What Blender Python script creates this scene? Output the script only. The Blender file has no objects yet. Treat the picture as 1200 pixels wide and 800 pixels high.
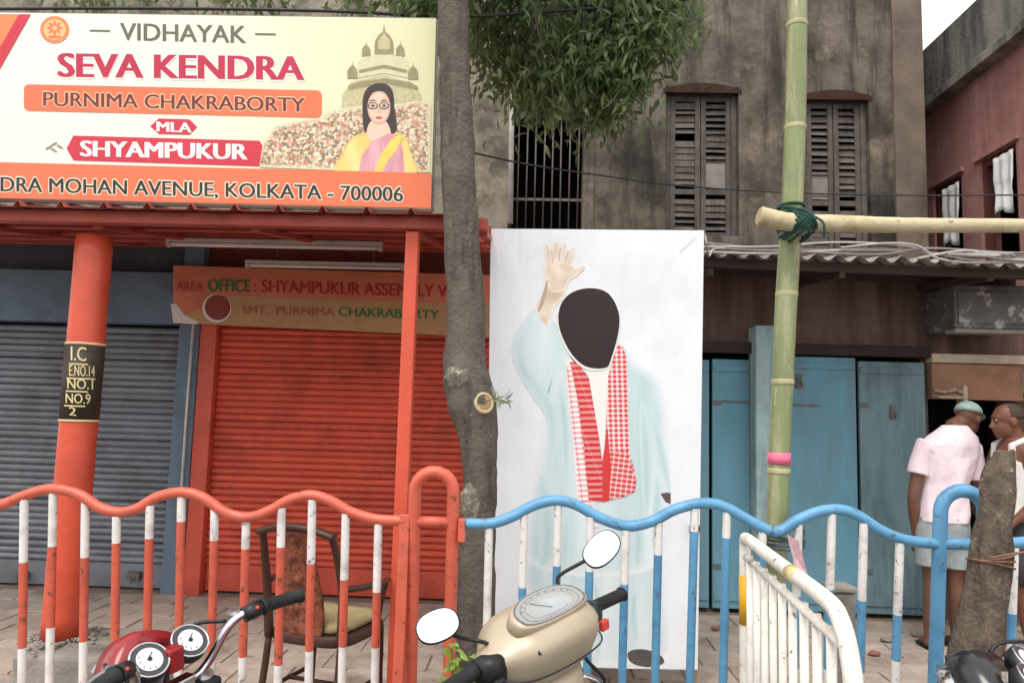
import bpy, bmesh, math, random
from mathutils import Vector, Matrix, Euler, noise
R = math.radians
random.seed(7)
scene = bpy.context.scene
col = scene.collection

# ------------------------------------------------------------------ camera, sky, sun, exposure
FPX = 867.0                      # focal length in pixels of the 1200 x 800 photograph
CAM = Vector((0.0, 0.0, 1.6))
YAW, PITCH, ROLL = R(2.0), R(5.8), R(1.6)
cam_d = bpy.data.cameras.new('camera')
cam_d.sensor_width = 36.0
cam_d.lens = FPX / 1200 * 36.0
cam_d.clip_start = 0.05
cam_d.clip_end = 500
cam = bpy.data.objects.new('camera', cam_d)
col.objects.link(cam)
CROT = (Matrix.Rotation(YAW, 3, 'Z') @ Matrix.Rotation(R(90) + PITCH, 3, 'X') @ Matrix.Rotation(ROLL, 3, 'Z'))
cam.matrix_world = Matrix.Translation(CAM) @ CROT.to_4x4()
scene.camera = cam

SUN_EL, SUN_AZ = R(58), R(200)   # behind the camera, veiled by cloud
world = bpy.data.worlds.new('World')
scene.world = world
world.use_nodes = True
wn, wl = world.node_tree.nodes, world.node_tree.links
wn.clear()
w_out = wn.new('ShaderNodeOutputWorld')
w_bg = wn.new('ShaderNodeBackground')
w_bg.inputs['Strength'].default_value = 0.15
w_hsv = wn.new('ShaderNodeHueSaturation')
w_hsv.inputs['Saturation'].default_value = 0.18
w_sky = wn.new('ShaderNodeTexSky')
w_sky.sky_type = 'NISHITA'
w_sky.sun_disc = False
w_sky.sun_elevation = SUN_EL
w_sky.sun_rotation = SUN_AZ
w_sky.dust_density = 6.0
w_sky.air_density = 1.0
w_sky.ozone_density = 1.0
wl.new(w_sky.outputs[0], w_hsv.inputs['Color'])
w_tc = wn.new('ShaderNodeTexCoord')
w_no = wn.new('ShaderNodeTexNoise')
w_no.inputs['Scale'].default_value = 2.5
w_no.inputs['Detail'].default_value = 6
wl.new(w_tc.outputs['Generated'], w_no.inputs['Vector'])
w_cl = wn.new('ShaderNodeMix')
w_cl.data_type = 'RGBA'
w_cl.inputs['A'].default_value = (6.6, 6.7, 6.9, 1)        # even cloud deck, a little lighter and darker
w_cl.inputs['B'].default_value = (8.6, 8.6, 8.6, 1)
wl.new(w_no.outputs['Fac'], w_cl.inputs['Factor'])
w_mx = wn.new('ShaderNodeMix')
w_mx.data_type = 'RGBA'
w_mx.inputs['Factor'].default_value = 0.85
wl.new(w_hsv.outputs[0], w_mx.inputs['A'])
wl.new(w_cl.outputs['Result'], w_mx.inputs['B'])
wl.new(w_mx.outputs['Result'], w_bg.inputs['Color'])
wl.new(w_bg.outputs[0], w_out.inputs['Surface'])
sun_d = bpy.data.lights.new('sun', 'SUN')
sun_d.energy = 1.3
sun_d.angle = R(25)
sun_d.color = (1.0, 0.96, 0.9)
sun = bpy.data.objects.new('sun', sun_d)
col.objects.link(sun)
# direction towards the sun (Nishita: rotation measured from +Y, clockwise seen from above)
sdir = Vector((math.sin(SUN_AZ) * math.cos(SUN_EL), math.cos(SUN_AZ) * math.cos(SUN_EL), math.sin(SUN_EL)))
sun.rotation_euler = sdir.to_track_quat('Z', 'Y').to_euler()
sun.location = (0, -5, 12)
scene.view_settings.view_transform = 'Standard'
scene.view_settings.look = 'None'
scene.view_settings.exposure = 0.5
scene.view_settings.gamma = 1.0
scene.view_settings.use_curve_mapping = False
scene.render.engine = 'CYCLES'
scene.cycles.max_bounces = 8
scene.cycles.use_denoising = True

# ------------------------------------------------------------------ helpers: photo pixel -> point on a known surface
def ray(u, v):
    return CROT @ Vector(((u - 600) / FPX, -(v - 400) / FPX, -1.0))
def P(u, v, Y):
    d = ray(u, v)
    return CAM + d * ((Y - CAM.y) / d.y)
def G(u, v, z):
    d = ray(u, v)
    return CAM + d * ((z - CAM.z) / d.z)
def PX(u, v, x):
    d = ray(u, v)
    return CAM + d * ((x - CAM.x) / d.x)
def rad(w, Y):
    return 0.5 * w * Y / FPX
def rect(u0, v0, u1, v1, Y):
    vm, um = (v0 + v1) / 2, (u0 + u1) / 2
    return P(u0, vm, Y).x, P(u1, vm, Y).x, P(um, v1, Y).z, P(um, v0, Y).z    # x0 x1 z0 z1

# ------------------------------------------------------------------ materials
def lin(c):
    out = []
    for k in c[:3]:
        k = k / 255.0
        out.append(k / 12.92 if k <= 0.04045 else ((k + 0.055) / 1.055) ** 2.4)
    return (out[0], out[1], out[2], 1.0)
MATS = {}
def M(name, rgb, rough=0.65, metal=0.0, var=0.18, scale=4.0, dirt=None, amt=0.5, dscale=2.5, lo=0.5, hi=0.68,
      streak=False, bump=0.0, bscale=60.0, spec=0.4, randv=0.0, dirt2=None, lo2=0.58, hi2=0.66, d2scale=9.0, amt2=0.8, dirt3=None, lo3=0.5, hi3=0.62, d3scale=1.0, amt3=0.7, streak3=True):
    if name in MATS:
        return MATS[name]
    m = bpy.data.materials.new(name)
    m.use_nodes = True
    nt = m.node_tree
    N, L = nt.nodes, nt.links
    bs = N['Principled BSDF']
    bs.inputs['Roughness'].default_value = rough
    bs.inputs['Metallic'].default_value = metal
    bs.inputs['Specular IOR Level'].default_value = spec
    geo = N.new('ShaderNodeNewGeometry')
    n1 = N.new('ShaderNodeTexNoise')
    n1.inputs['Scale'].default_value = scale
    n1.inputs['Detail'].default_value = 6
    n1.inputs['Roughness'].default_value = 0.65
    L.new(geo.outputs['Position'], n1.inputs['Vector'])
    base = lin(rgb)
    mx = N.new('ShaderNodeMix')
    mx.data_type = 'RGBA'
    mx.inputs['A'].default_value = [k * (1 - var) for k in base[:3]] + [1]
    mx.inputs['B'].default_value = [min(0.95, k * (1 + var)) for k in base[:3]] + [1]
    mr = N.new('ShaderNodeMapRange')
    mr.inputs['From Min'].default_value = 0.3
    mr.inputs['From Max'].default_value = 0.7
    L.new(n1.outputs['Fac'], mr.inputs['Value'])
    L.new(mr.outputs['Result'], mx.inputs['Factor'])
    cur = mx.outputs['Result']
    def layer(cur, rgbd, lo, hi, sc, am, strk):
        mp = N.new('ShaderNodeMapping')
        mp.inputs['Scale'].default_value = (sc * (2.2 if strk else 1), sc * (2.2 if strk else 1), sc * (0.28 if strk else 1))
        mp.inputs['Location'].default_value = (random.random() * 10, random.random() * 10, random.random() * 10)
        L.new(geo.outputs['Position'], mp.inputs['Vector'])
        n2 = N.new('ShaderNodeTexNoise')
        n2.inputs['Scale'].default_value = 1.0
        n2.inputs['Detail'].default_value = 9
        n2.inputs['Roughness'].default_value = 0.68
        L.new(mp.outputs[0], n2.inputs['Vector'])
        r = N.new('ShaderNodeMapRange')
        r.inputs['From Min'].default_value = lo
        r.inputs['From Max'].default_value = hi
        r.inputs['To Max'].default_value = am
        L.new(n2.outputs['Fac'], r.inputs['Value'])
        mm = N.new('ShaderNodeMix')
        mm.data_type = 'RGBA'
        mm.inputs['B'].default_value = lin(rgbd)
        L.new(r.outputs['Result'], mm.inputs['Factor'])
        L.new(cur, mm.inputs['A'])
        return mm.outputs['Result']
    if dirt is not None:
        cur = layer(cur, dirt, lo, hi, dscale, amt, streak)
    if dirt2 is not None:
        cur = layer(cur, dirt2, lo2, hi2, d2scale, amt2, False)
    if dirt3 is not None:
        cur = layer(cur, dirt3, lo3, hi3, d3scale, amt3, streak3)
    if randv:
        oi = N.new('ShaderNodeObjectInfo')
        h = N.new('ShaderNodeHueSaturation')
        r = N.new('ShaderNodeMapRange')
        r.inputs['To Min'].default_value = 1 - randv
        r.inputs['To Max'].default_value = 1 + randv
        L.new(oi.outputs['Random'], r.inputs['Value'])
        L.new(r.outputs['Result'], h.inputs['Value'])
        L.new(cur, h.inputs['Color'])
        cur = h.outputs['Color']
    L.new(cur, bs.inputs['Base Color'])
    if bump:
        n3 = N.new('ShaderNodeTexNoise')
        n3.inputs['Scale'].default_value = bscale
        n3.inputs['Detail'].default_value = 6
        L.new(geo.outputs['Position'], n3.inputs['Vector'])
        b = N.new('ShaderNodeBump')
        b.inputs['Strength'].default_value = bump
        b.inputs['Distance'].default_value = 0.01
        L.new(n3.outputs['Fac'], b.inputs['Height'])
        L.new(b.outputs['Normal'], bs.inputs['Normal'])
    MATS[name] = m
    return m

# ------------------------------------------------------------------ mesh builder
class MB:
    def __init__(self):
        self.v, self.f, self.mi, self.sm = [], [], [], []
    def add(self, verts, faces, mi=0, smooth=False):
        b = len(self.v)
        self.v += [tuple(p) for p in verts]
        for f in faces:
            self.f.append([i + b for i in f])
            self.mi.append(mi)
            self.sm.append(smooth)
        return self
    def box(self, x0, x1, y0, y1, z0, z1, mi=0):
        x0, x1 = min(x0, x1), max(x0, x1)
        v = [(x0, y0, z0), (x1, y0, z0), (x1, y1, z0), (x0, y1, z0), (x0, y0, z1), (x1, y0, z1), (x1, y1, z1), (x0, y1, z1)]
        f = [(0, 3, 2, 1), (4, 5, 6, 7), (0, 1, 5, 4), (1, 2, 6, 5), (2, 3, 7, 6), (3, 0, 4, 7)]
        return self.add(v, f, mi)
    def hexa(self, c, mi=0):      # 8 corners: bottom ring 0-3, top ring 4-7
        return self.add(c, [(0, 3, 2, 1), (4, 5, 6, 7), (0, 1, 5, 4), (1, 2, 6, 5), (2, 3, 7, 6), (3, 0, 4, 7)], mi)
    def bar(self, a, b, w, h, mi=0, up=(0, 0, 1)):   # rectangular bar from a to b
        a, b = Vector(a), Vector(b)
        d = (b - a).normalized()
        s = d.cross(Vector(up))
        if s.length < 1e-4:
            s = d.cross(Vector((0, 1, 0)))
        s.normalize()
        t = s.cross(d)
        s, t = s * w / 2, t * h / 2
        c = [a - s - t, a + s - t, a + s + t, a - s + t, b - s - t, b + s - t, b + s + t, b - s + t]
        return self.hexa(c, mi)
    def tube(self, pts, r, seg=10, mi=0, cap=True, smooth=True, jit=0.0, flat=1.0):
        pts = [Vector(p) for p in pts]
        n = len(pts)
        rs = r if isinstance(r, (list, tuple)) else [r] * n
        t0 = (pts[1] - pts[0]).normalized()
        ref = Vector((0, 0, 1)) if abs(t0.z) < 0.9 else Vector((1, 0, 0))
        s = t0.cross(ref).normalized()
        verts = []
        for i, p in enumerate(pts):
            t = (pts[min(i + 1, n - 1)] - pts[max(i - 1, 0)])
            if t.length < 1e-9:
                t = t0
            t.normalize()
            s = (s - t * s.dot(t)).normalized()
            q = t.cross(s)
            for k in range(seg):
                a = 2 * math.pi * k / seg
                rr = rs[i] * (1 + (random.uniform(-jit, jit) if jit else 0))
                verts.append(p + s * math.cos(a) * rr + q * math.sin(a) * rr * flat)
        faces = []
        for i in range(n - 1):
            for k in range(seg):
                a, b2 = i * seg + k, i * seg + (k + 1) % seg
                faces.append((a, b2, b2 + seg, a + seg))
        base = len(self.v)
        self.add(verts, faces, mi, smooth)
        if cap:
            self.f.append([base + k for k in reversed(range(seg))]); self.mi.append(mi); self.sm.append(False)
            self.f.append([base + (n - 1) * seg + k for k in range(seg)]); self.mi.append(mi); self.sm.append(False)
        return self
    def rings(self, rings, mi=0, cap=True, smooth=True):   # explicit rings of equal length
        seg = len(rings[0])
        verts = [p for r_ in rings for p in r_]
        faces = []
        for i in range(len(rings) - 1):
            for k in range(seg):
                a, b2 = i * seg + k, i * seg + (k + 1) % seg
                faces.append((a, b2, b2 + seg, a + seg))
        if cap:
            faces.append(tuple(reversed(range(seg))))
            faces.append(tuple((len(rings) - 1) * seg + k for k in range(seg)))
        return self.add(verts, faces, mi, smooth)
    def ball(self, c, r, mi=0, nu=12, nv=8, rot=None):
        rx, ry, rz = (r, r, r) if not isinstance(r, (tuple, list)) else r
        c = Vector(c)
        rg = []
        for i in range(nv + 1):
            th = math.pi * (i + 0.02 * (i == 0) - 0.02 * (i == nv)) / nv
            ring = []
            for k in range(nu):
                ph = 2 * math.pi * k / nu
                p = Vector((rx * math.sin(th) * math.cos(ph), ry * math.sin(th) * math.sin(ph), -rz * math.cos(th)))
                if rot is not None:
                    p = rot @ p
                ring.append(c + p)
            rg.append(ring)
        return self.rings(rg, mi)
    def torus(self, c, R_, r, axis=(0, 0, 1), mi=0, nu=28, nv=10, flat=1.0):
        q = Vector((0, 0, 1)).rotation_difference(Vector(axis).normalized())
        c = Vector(c)
        verts, faces = [], []
        for i in range(nu):
            a = 2 * math.pi * i / nu
            for k in range(nv):
                b = 2 * math.pi * k / nv
                p = Vector(((R_ + r * math.cos(b)) * math.cos(a), (R_ + r * math.cos(b)) * math.sin(a), r * math.sin(b) * flat))
                verts.append(c + q @ p)
                faces.append((i * nv + k, ((i + 1) % nu) * nv + k, ((i + 1) % nu) * nv + (k + 1) % nv, i * nv + (k + 1) % nv))
        return self.add(verts, faces, mi, True)
    def disc(self, c, r, axis, h, mi=0, seg=20, r2=None):      # short cylinder centred at c along axis
        ax = Vector(axis).normalized()
        c = Vector(c)
        return self.tube([c - ax * h / 2, c + ax * h / 2], [r, r if r2 is None else r2], seg, mi)
    def mesh(self, name, mats):
        me = bpy.data.meshes.new(name)
        me.from_pydata(self.v, [], self.f)
        for m in (mats if isinstance(mats, (list, tuple)) else [mats]):
            me.materials.append(m)
        me.polygons.foreach_set('material_index', self.mi)
        me.polygons.foreach_set('use_smooth', self.sm)
        me.update()
        return me
    def build(self, name, mats, parent=None, local=False, bevel=0.0):
        return link(name, self.mesh(name, mats), parent, local, bevel)
def link(name, me, parent=None, local=False, bevel=0.0):
    o = bpy.data.objects.new(name, me)
    col.objects.link(o)
    if parent is not None:
        o.parent = parent
        if not local:                       # vertices are in world coordinates
            w = ORIG.get(parent.name, Vector((0, 0, 0)))
            o.location = -w
            ORIG[o.name] = Vector((0, 0, 0)) if parent.type == 'MESH' else Vector((0, 0, 0))
            if parent.type == 'MESH':
                o.location = (0, 0, 0)
    if bevel:
        b = o.modifiers.new('bevel', 'BEVEL')
        b.width = bevel
        b.segments = 2
        b.limit_method = 'ANGLE'
    return o
ORIG = {}
def tag(o, label=None, cat=None, group=None, kind=None):
    if label: o['label'] = label
    if cat: o['category'] = cat
    if group: o['group'] = group
    if kind: o['kind'] = kind
    return o
def thing(name, label, cat, loc=(0, 0, 0), rz=0.0, group=None):
    o = bpy.data.objects.new(name, None)
    o.empty_display_size = 0.1
    col.objects.link(o)
    o.location = loc
    o.rotation_euler = (0, 0, rz)
    ORIG[o.name] = Vector(loc)
    return tag(o, label, cat, group)
def copy_tree(o, parent=None):
    c = o.copy()
    col.objects.link(c)
    c.parent = parent
    for ch in o.children:
        copy_tree(ch, c)
    return c

def spline(pts, n=6, closed=False):
    pts = [Vector(p) for p in pts]
    m = len(pts)
    out = []
    rng = range(m if closed else m - 1)
    for i in rng:
        if closed:
            p0, p1, p2, p3 = pts[(i - 1) % m], pts[i], pts[(i + 1) % m], pts[(i + 2) % m]
        else:
            p0, p1, p2, p3 = pts[max(i - 1, 0)], pts[i], pts[i + 1], pts[min(i + 2, m - 1)]
        for k in range(n):
            t = k / n
            out.append(0.5 * ((2 * p1) + (-p0 + p2) * t + (2 * p0 - 5 * p1 + 4 * p2 - p3) * t * t + (-p0 + 3 * p1 - 3 * p2 + p3) * t ** 3))
    if not closed:
        out.append(pts[-1])
    return out

def shape(pts, Y, closed_spline=0):       # flat printed patch: photo-pixel outline laid on the plane y = Y
    pp = [Vector((a, b, 0)) for a, b in pts]
    if closed_spline:
        pp = spline(pp, closed_spline, True)
    v3 = [P(p.x, p.y, Y) for p in pp]
    mb = MB()
    area = sum(pp[i].x * pp[(i + 1) % len(pp)].y - pp[(i + 1) % len(pp)].x * pp[i].y for i in range(len(pp)))
    idx = list(range(len(v3)))
    if area > 0:                            # clockwise on screen -> reverse so that the face looks at the street
        idx.reverse()
    mb.add(v3, [idx])
    return mb
def ellipse_pts(cu, cv, ru, rv, n=28, ang=0.0):
    return [(cu + ru * math.cos(t) * math.cos(ang) - rv * math.sin(t) * math.sin(ang), cv + ru * math.cos(t) * math.sin(ang) + rv * math.sin(t) * math.cos(ang))
            for t in [2 * math.pi * k / n for k in range(n)]]
def text_raw(s, bold=0.0, spacing=1.0, extr=0.0):
    cu = bpy.data.curves.new('lettering', 'FONT')
    cu.body = s
    cu.size = 1.0
    cu.offset = bold
    cu.space_character = spacing
    cu.resolution_u = 3
    cu.extrude = extr
    o = bpy.data.objects.new('lettering', cu)
    col.objects.link(o)
    dg = bpy.context.evaluated_depsgraph_get()
    me = bpy.data.meshes.new_from_object(o.evaluated_get(dg))
    bpy.data.objects.remove(o)
    return me
def text_px(name, s, u0, v0, u1, v1, cap, Y, mat, parent, bold=0.012, grow=0.0, fn=None):
    """lettering whose baseline runs from pixel (u0,v0) to (u1,v1) on the plane y = Y, capitals cap pixels high;
    heavier strokes and outlines come from copies of the letters shifted sideways, each a hair behind the other"""
    ref = text_raw(s)
    x0 = min(v.co.x for v in ref.vertices); x1 = max(v.co.x for v in ref.vertices)
    H = 0.72
    w = bold + grow
    offs = [(0, 0)]
    if w > 0:
        offs += [(-w, 0), (w, 0)]
    if grow > 0:
        q = w * 0.75
        offs += [(q, q), (-q, q), (q, -q), (-q, -q), (0, w), (0, -w)]
    verts, faces = [], []
    for k, (dx, dy) in enumerate(offs):
        b = len(verts)
        for v in ref.vertices:
            t = (v.co.x + dx - x0) / (x1 - x0)
            u = u0 + (u1 - u0) * t
            vv = v0 + (v1 - v0) * t - cap * (v.co.y + dy) / H
            p = fn(u, vv) if fn else P(u, vv, Y + 0.00006 * k)
            if fn:
                p = p + Vector((0, 0.0002 * k, 0))
            verts.append(p)
        faces += [[b + i for i in f.vertices] for f in ref.polygons]
    me = bpy.data.meshes.new(name)
    me.from_pydata(verts, [], faces)
    me.materials.append(mat)
    me.update()
    bpy.data.meshes.remove(ref)
    if sum(p.normal.y * p.area for p in me.polygons) > 0:
        me.flip_normals()
    return link(name, me, parent)

# =================================================================== planes of the place (metres from the camera)
PAVE = 0.13            # pavement level above the road
YF = 3.02              # railing
YS = 6.0               # shop fronts
YU = 7.8               # upper wall of the old house
YB = 4.25              # standing banner
YA = 3.75              # front edge of the red awning, and the signboard
YR = 5.0               # front edge of the tin roof on the right

# ------------------------------------------------------------------ material library
m_asphalt = M('asphalt', (98, 94, 90), 0.9, var=0.25, scale=30, bump=0.6, bscale=180)
m_pave = M('paving', (176, 162, 149), 0.9, var=0.2, scale=5, dirt=(124, 108, 95), amt=0.7, dscale=2.2, dirt2=(104, 92, 82), d2scale=9, lo2=0.6, hi2=0.7, amt2=0.6, bump=0.5, bscale=70, randv=0.08, spec=0.2)
m_joint = M('paving_bed', (138, 123, 109), 0.95, var=0.2, scale=12, bump=0.6, bscale=50, spec=0.1)
m_conc = M('concrete', (146, 140, 131), 0.9, var=0.22, scale=6, dirt=(84, 79, 72), amt=0.7, dscale=4, bump=0.5, bscale=60, spec=0.2)
m_oldwall = M('old_plaster', (112, 104, 94), 0.95, var=0.35, scale=2.2, dirt=(46, 44, 42), amt=0.9, dscale=0.8, lo=0.46, hi=0.62,
              dirt2=(158, 144, 124), d2scale=2.0, lo2=0.57, hi2=0.68, amt2=0.6, dirt3=(44, 42, 40), d3scale=1.5, lo3=0.49, hi3=0.62, amt3=0.75, bump=0.8, bscale=22, spec=0.12)
m_palewall = M('pale_plaster', (146, 139, 124), 0.95, var=0.22, scale=3, dirt=(84, 79, 70), amt=0.85, dscale=3, lo=0.44, hi=0.62, streak=False, bump=0.6, bscale=30, spec=0.15)
m_redwall = M('red_plaster', (170, 122, 116), 0.95, var=0.2, scale=2.5, dirt=(134, 98, 92), amt=0.8, dscale=2.2, lo=0.45, hi=0.66, streak=True, dirt2=(176, 126, 112), d2scale=3.0, lo2=0.58, hi2=0.7, amt2=0.6, bump=0.5, bscale=30, spec=0.15)
m_parapet = M('stained_parapet', (140, 135, 128), 0.95, var=0.2, scale=3, dirt=(66, 64, 60), amt=0.85, dscale=1.6, lo=0.42, hi=0.62, streak=True, bump=0.6, bscale=30, spec=0.15)
m_brick = M('dark_brick', (66, 48, 42), 0.95, var=0.3, scale=12, dirt=(52, 40, 36), dscale=8, bump=0.7, bscale=40, spec=0.15)
m_oldwood = M('weathered_wood', (100, 93, 88), 0.85, var=0.25, scale=8, dirt=(64, 56, 52), amt=0.7, dscale=5, streak=True, randv=0.2, bump=0.4, bscale=50, spec=0.2)
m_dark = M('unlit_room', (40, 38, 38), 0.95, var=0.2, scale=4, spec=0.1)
m_rust = M('old_iron', (110, 104, 100), 0.7, var=0.25, scale=20, dirt=(94, 60, 44), dscale=12, spec=0.3)
m_whitepipe = M('white_pipe', (205, 203, 196), 0.5, var=0.1, dirt=(150, 146, 136), dscale=6)
m_greyshut = M('grey_shutter_paint', (126, 130, 138), 0.42, metal=0.15, var=0.14, scale=3, dirt=(92, 92, 94), amt=0.7, dscale=2.2, lo=0.45, hi=0.65, dirt2=(98, 80, 68), d2scale=13, lo2=0.64, hi2=0.7, amt2=0.6, dirt3=(140, 140, 142), d3scale=3, lo3=0.55, hi3=0.68, amt3=0.5, randv=0.09, bump=0.1, spec=0.45)
m_greyblue = M('grey_blue_paint', (104, 122, 138), 0.7, var=0.12, scale=3, dirt=(80, 88, 96), amt=0.7, dscale=3, spec=0.3)
m_redshut = M('red_shutter_paint', (216, 92, 70), 0.4, var=0.12, scale=3, dirt=(166, 72, 58), amt=0.7, dscale=2.0, lo=0.47, hi=0.66, dirt2=(112, 70, 58), d2scale=14, lo2=0.63, hi2=0.7, amt2=0.6, dirt3=(150, 84, 70), d3scale=3, lo3=0.55, hi3=0.68, amt3=0.5, randv=0.08, bump=0.1, spec=0.4)
m_redframe = M('red_frame_paint', (204, 86, 64), 0.5, var=0.12, scale=4, dirt=(160, 68, 52), dscale=4, spec=0.4)
m_orange = M('orange_red_gloss', (206, 82, 56), 0.38, var=0.1, scale=4, dirt=(172, 66, 48), amt=0.6, dscale=3, lo=0.5, hi=0.7, spec=0.5, bump=0.12, bscale=20)
m_railred = M('railing_red_paint', (208, 98, 76), 0.42, var=0.1, scale=8, dirt=(172, 88, 70), amt=0.7, dscale=7, lo=0.52, hi=0.64, dirt2=(104, 66, 54), d2scale=22, lo2=0.595, hi2=0.63, spec=0.5, bump=0.15, bscale=60)
m_railwhite = M('railing_white_paint', (236, 232, 228), 0.45, var=0.06, scale=8, dirt=(186, 176, 168), amt=0.7, dscale=9, lo=0.5, hi=0.66, dirt2=(118, 100, 90), d2scale=26, lo2=0.60, hi2=0.64, spec=0.5, bump=0.15, bscale=60)
m_railblue = M('railing_blue_paint', (98, 156, 194), 0.42, var=0.1, scale=8, dirt=(74, 128, 166), amt=0.7, dscale=6, lo=0.5, hi=0.64, dirt2=(92, 92, 94), d2scale=24, lo2=0.60, hi2=0.64, spec=0.5, bump=0.15, bscale=60)
m_bluedoor = M('blue_door_paint', (104, 154, 174), 0.7, var=0.14, scale=2.2, dirt=(108, 136, 144), amt=0.85, dscale=1.7, lo=0.45, hi=0.62, streak=True, dirt2=(116, 150, 160), d2scale=16, lo2=0.66, hi2=0.72, amt2=0.5, spec=0.35, bump=0.12, bscale=30)
m_tealdoor = M('teal_door_paint', (114, 140, 146), 0.7, var=0.16, scale=2.2, dirt=(64, 88, 98), amt=0.85, dscale=1.7, lo=0.44, hi=0.62, streak=True, dirt2=(120, 146, 150), d2scale=14, lo2=0.64, hi2=0.72, amt2=0.5, spec=0.3, bump=0.12, bscale=30)
m_tealpil = M('peeling_teal_pillar', (160, 184, 186), 0.85, var=0.16, scale=5, dirt=(98, 120, 122), amt=0.8, dscale=3, streak=True, dirt2=(190, 196, 190), d2scale=9, lo2=0.58, hi2=0.66, amt2=0.6, bump=0.4, bscale=40, spec=0.2)
m_brownwall = M('brown_plaster', (126, 104, 97), 0.95, var=0.2, scale=2.5, dirt=(78, 64, 58), amt=0.85, dscale=2, lo=0.42, hi=0.64, streak=True, bump=0.5, bscale=30, spec=0.1)
m_ply = M('worn_plywood', (164, 126, 104), 0.85, var=0.14, scale=4, dirt=(128, 92, 78), amt=0.7, dscale=3, spec=0.2)
m_cream = M('cream_batten', (196, 184, 158), 0.8, var=0.12, scale=6, dirt=(150, 138, 114), dscale=5)
m_tin = M('galvanised_tin', (146, 143, 140), 0.55, metal=0.3, var=0.2, scale=5, dirt=(106, 80, 66), amt=0.75, dscale=3, lo=0.46, hi=0.64, spec=0.4)
m_redtin = M('red_tin', (160, 84, 74), 0.55, var=0.14, scale=4, dirt=(124, 60, 52), amt=0.7, dscale=3, spec=0.35)
m_redsteel = M('red_steel', (172, 80, 66), 0.5, var=0.14, scale=5, dirt=(124, 58, 48), dscale=5, spec=0.35)
m_black = M('black_rubber', (34, 34, 36), 0.65, var=0.15, scale=20, spec=0.35, bump=0.2, bscale=160)
m_blackp = M('black_plastic', (30, 30, 32), 0.45, var=0.1, spec=0.45)
m_chrome = M('chrome', (205, 205, 208), 0.16, metal=1.0, var=0.05)
m_alu = M('dull_aluminium', (165, 165, 165), 0.4, metal=0.9, var=0.12, scale=20)
m_mirror = M('mirror_glass', (240, 243, 246), 0.03, metal=1.0, var=0.0)
m_bark = M('grey_bark', (100, 93, 85), 0.95, var=0.28, scale=9, dirt=(62, 57, 52), amt=0.8, dscale=6, streak=True, dirt2=(130, 126, 114), d2scale=14, lo2=0.6, hi2=0.68, amt2=0.5, bump=1.0, bscale=45, spec=0.15)
m_barklt = M('pale_brown_bark', (100, 88, 77), 0.95, var=0.35, scale=22, dirt=(66, 56, 48), amt=0.9, dscale=10, streak=True, dirt2=(184, 170, 148), d2scale=20, lo2=0.58, hi2=0.68, amt2=0.6, bump=1.0, bscale=60, spec=0.15)
m_cutwood = M('cut_wood', (170, 140, 100), 0.9, var=0.25, scale=30, dirt=(110, 84, 60), dscale=20, bump=0.4)
m_bamboo = M('green_bamboo', (132, 140, 96), 0.42, var=0.16, scale=4, dirt=(168, 164, 128), amt=0.85, dscale=6, lo=0.48, hi=0.6, streak=True, dirt3=(220, 216, 190), d3scale=12, lo3=0.60, hi3=0.64, amt3=0.8, dirt2=(96, 106, 66), d2scale=5, lo2=0.56, hi2=0.68, amt2=0.7, spec=0.45)
m_bambnode = M('bamboo_node', (176, 170, 128), 0.6, var=0.15, scale=20)
m_palepole = M('peeled_pole', (198, 184, 150), 0.7, var=0.14, scale=6, dirt=(160, 142, 98), amt=0.8, dscale=6, dirt2=(226, 218, 190), d2scale=14, lo2=0.58, hi2=0.66, amt2=0.6, bump=0.25, bscale=40, spec=0.3)
m_rope = M('green_rope', (40, 78, 70), 0.8, var=0.3, scale=60, bump=0.8, bscale=200)
m_pink = M('pink_tape', (232, 110, 140), 0.5, var=0.08)
m_barric = M('barricade_white_paint', (236, 231, 220), 0.5, var=0.06, scale=8, dirt=(190, 180, 160), amt=0.6, dscale=8, lo=0.5, hi=0.66, dirt2=(92, 82, 72), d2scale=22, lo2=0.62, hi2=0.66, amt2=0.9, spec=0.4, bump=0.2, bscale=60)
m_yellow = M('yellow_paint', (226, 172, 44), 0.5, var=0.1, scale=8, dirt=(190, 146, 60), dscale=9)
m_cablew = M('pale_cable', (178, 172, 168), 0.6, var=0.15, scale=10)
m_cableb = M('black_cable', (46, 46, 48), 0.6, var=0.1)
def leaf_mat(name, a, b):
    m = M(name, a, 0.5, var=0.3, scale=3.5, dirt=b, amt=0.9, dscale=9, lo=0.45, hi=0.62, spec=0.4)
    bs = m.node_tree.nodes['Principled BSDF']
    bs.inputs['Subsurface Weight'].default_value = 0.0
    tr = m.node_tree.nodes.new('ShaderNodeBsdfTranslucent')
    tr.inputs['Color'].default_value = lin([min(255, k * 1.15) for k in b])
    ms = m.node_tree.nodes.new('ShaderNodeMixShader')
    ms.inputs[0].default_value = 0.28
    out = m.node_tree.nodes['Material Output']
    m.node_tree.links.new(bs.outputs[0], ms.inputs[1])
    m.node_tree.links.new(tr.outputs[0], ms.inputs[2])
    m.node_tree.links.new(ms.outputs[0], out.inputs['Surface'])
    return m
m_leaf = leaf_mat('tree_leaf', (72, 92, 54), (132, 148, 100))
m_leaf2 = leaf_mat('plant_leaf', (120, 150, 60), (160, 180, 90))

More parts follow.
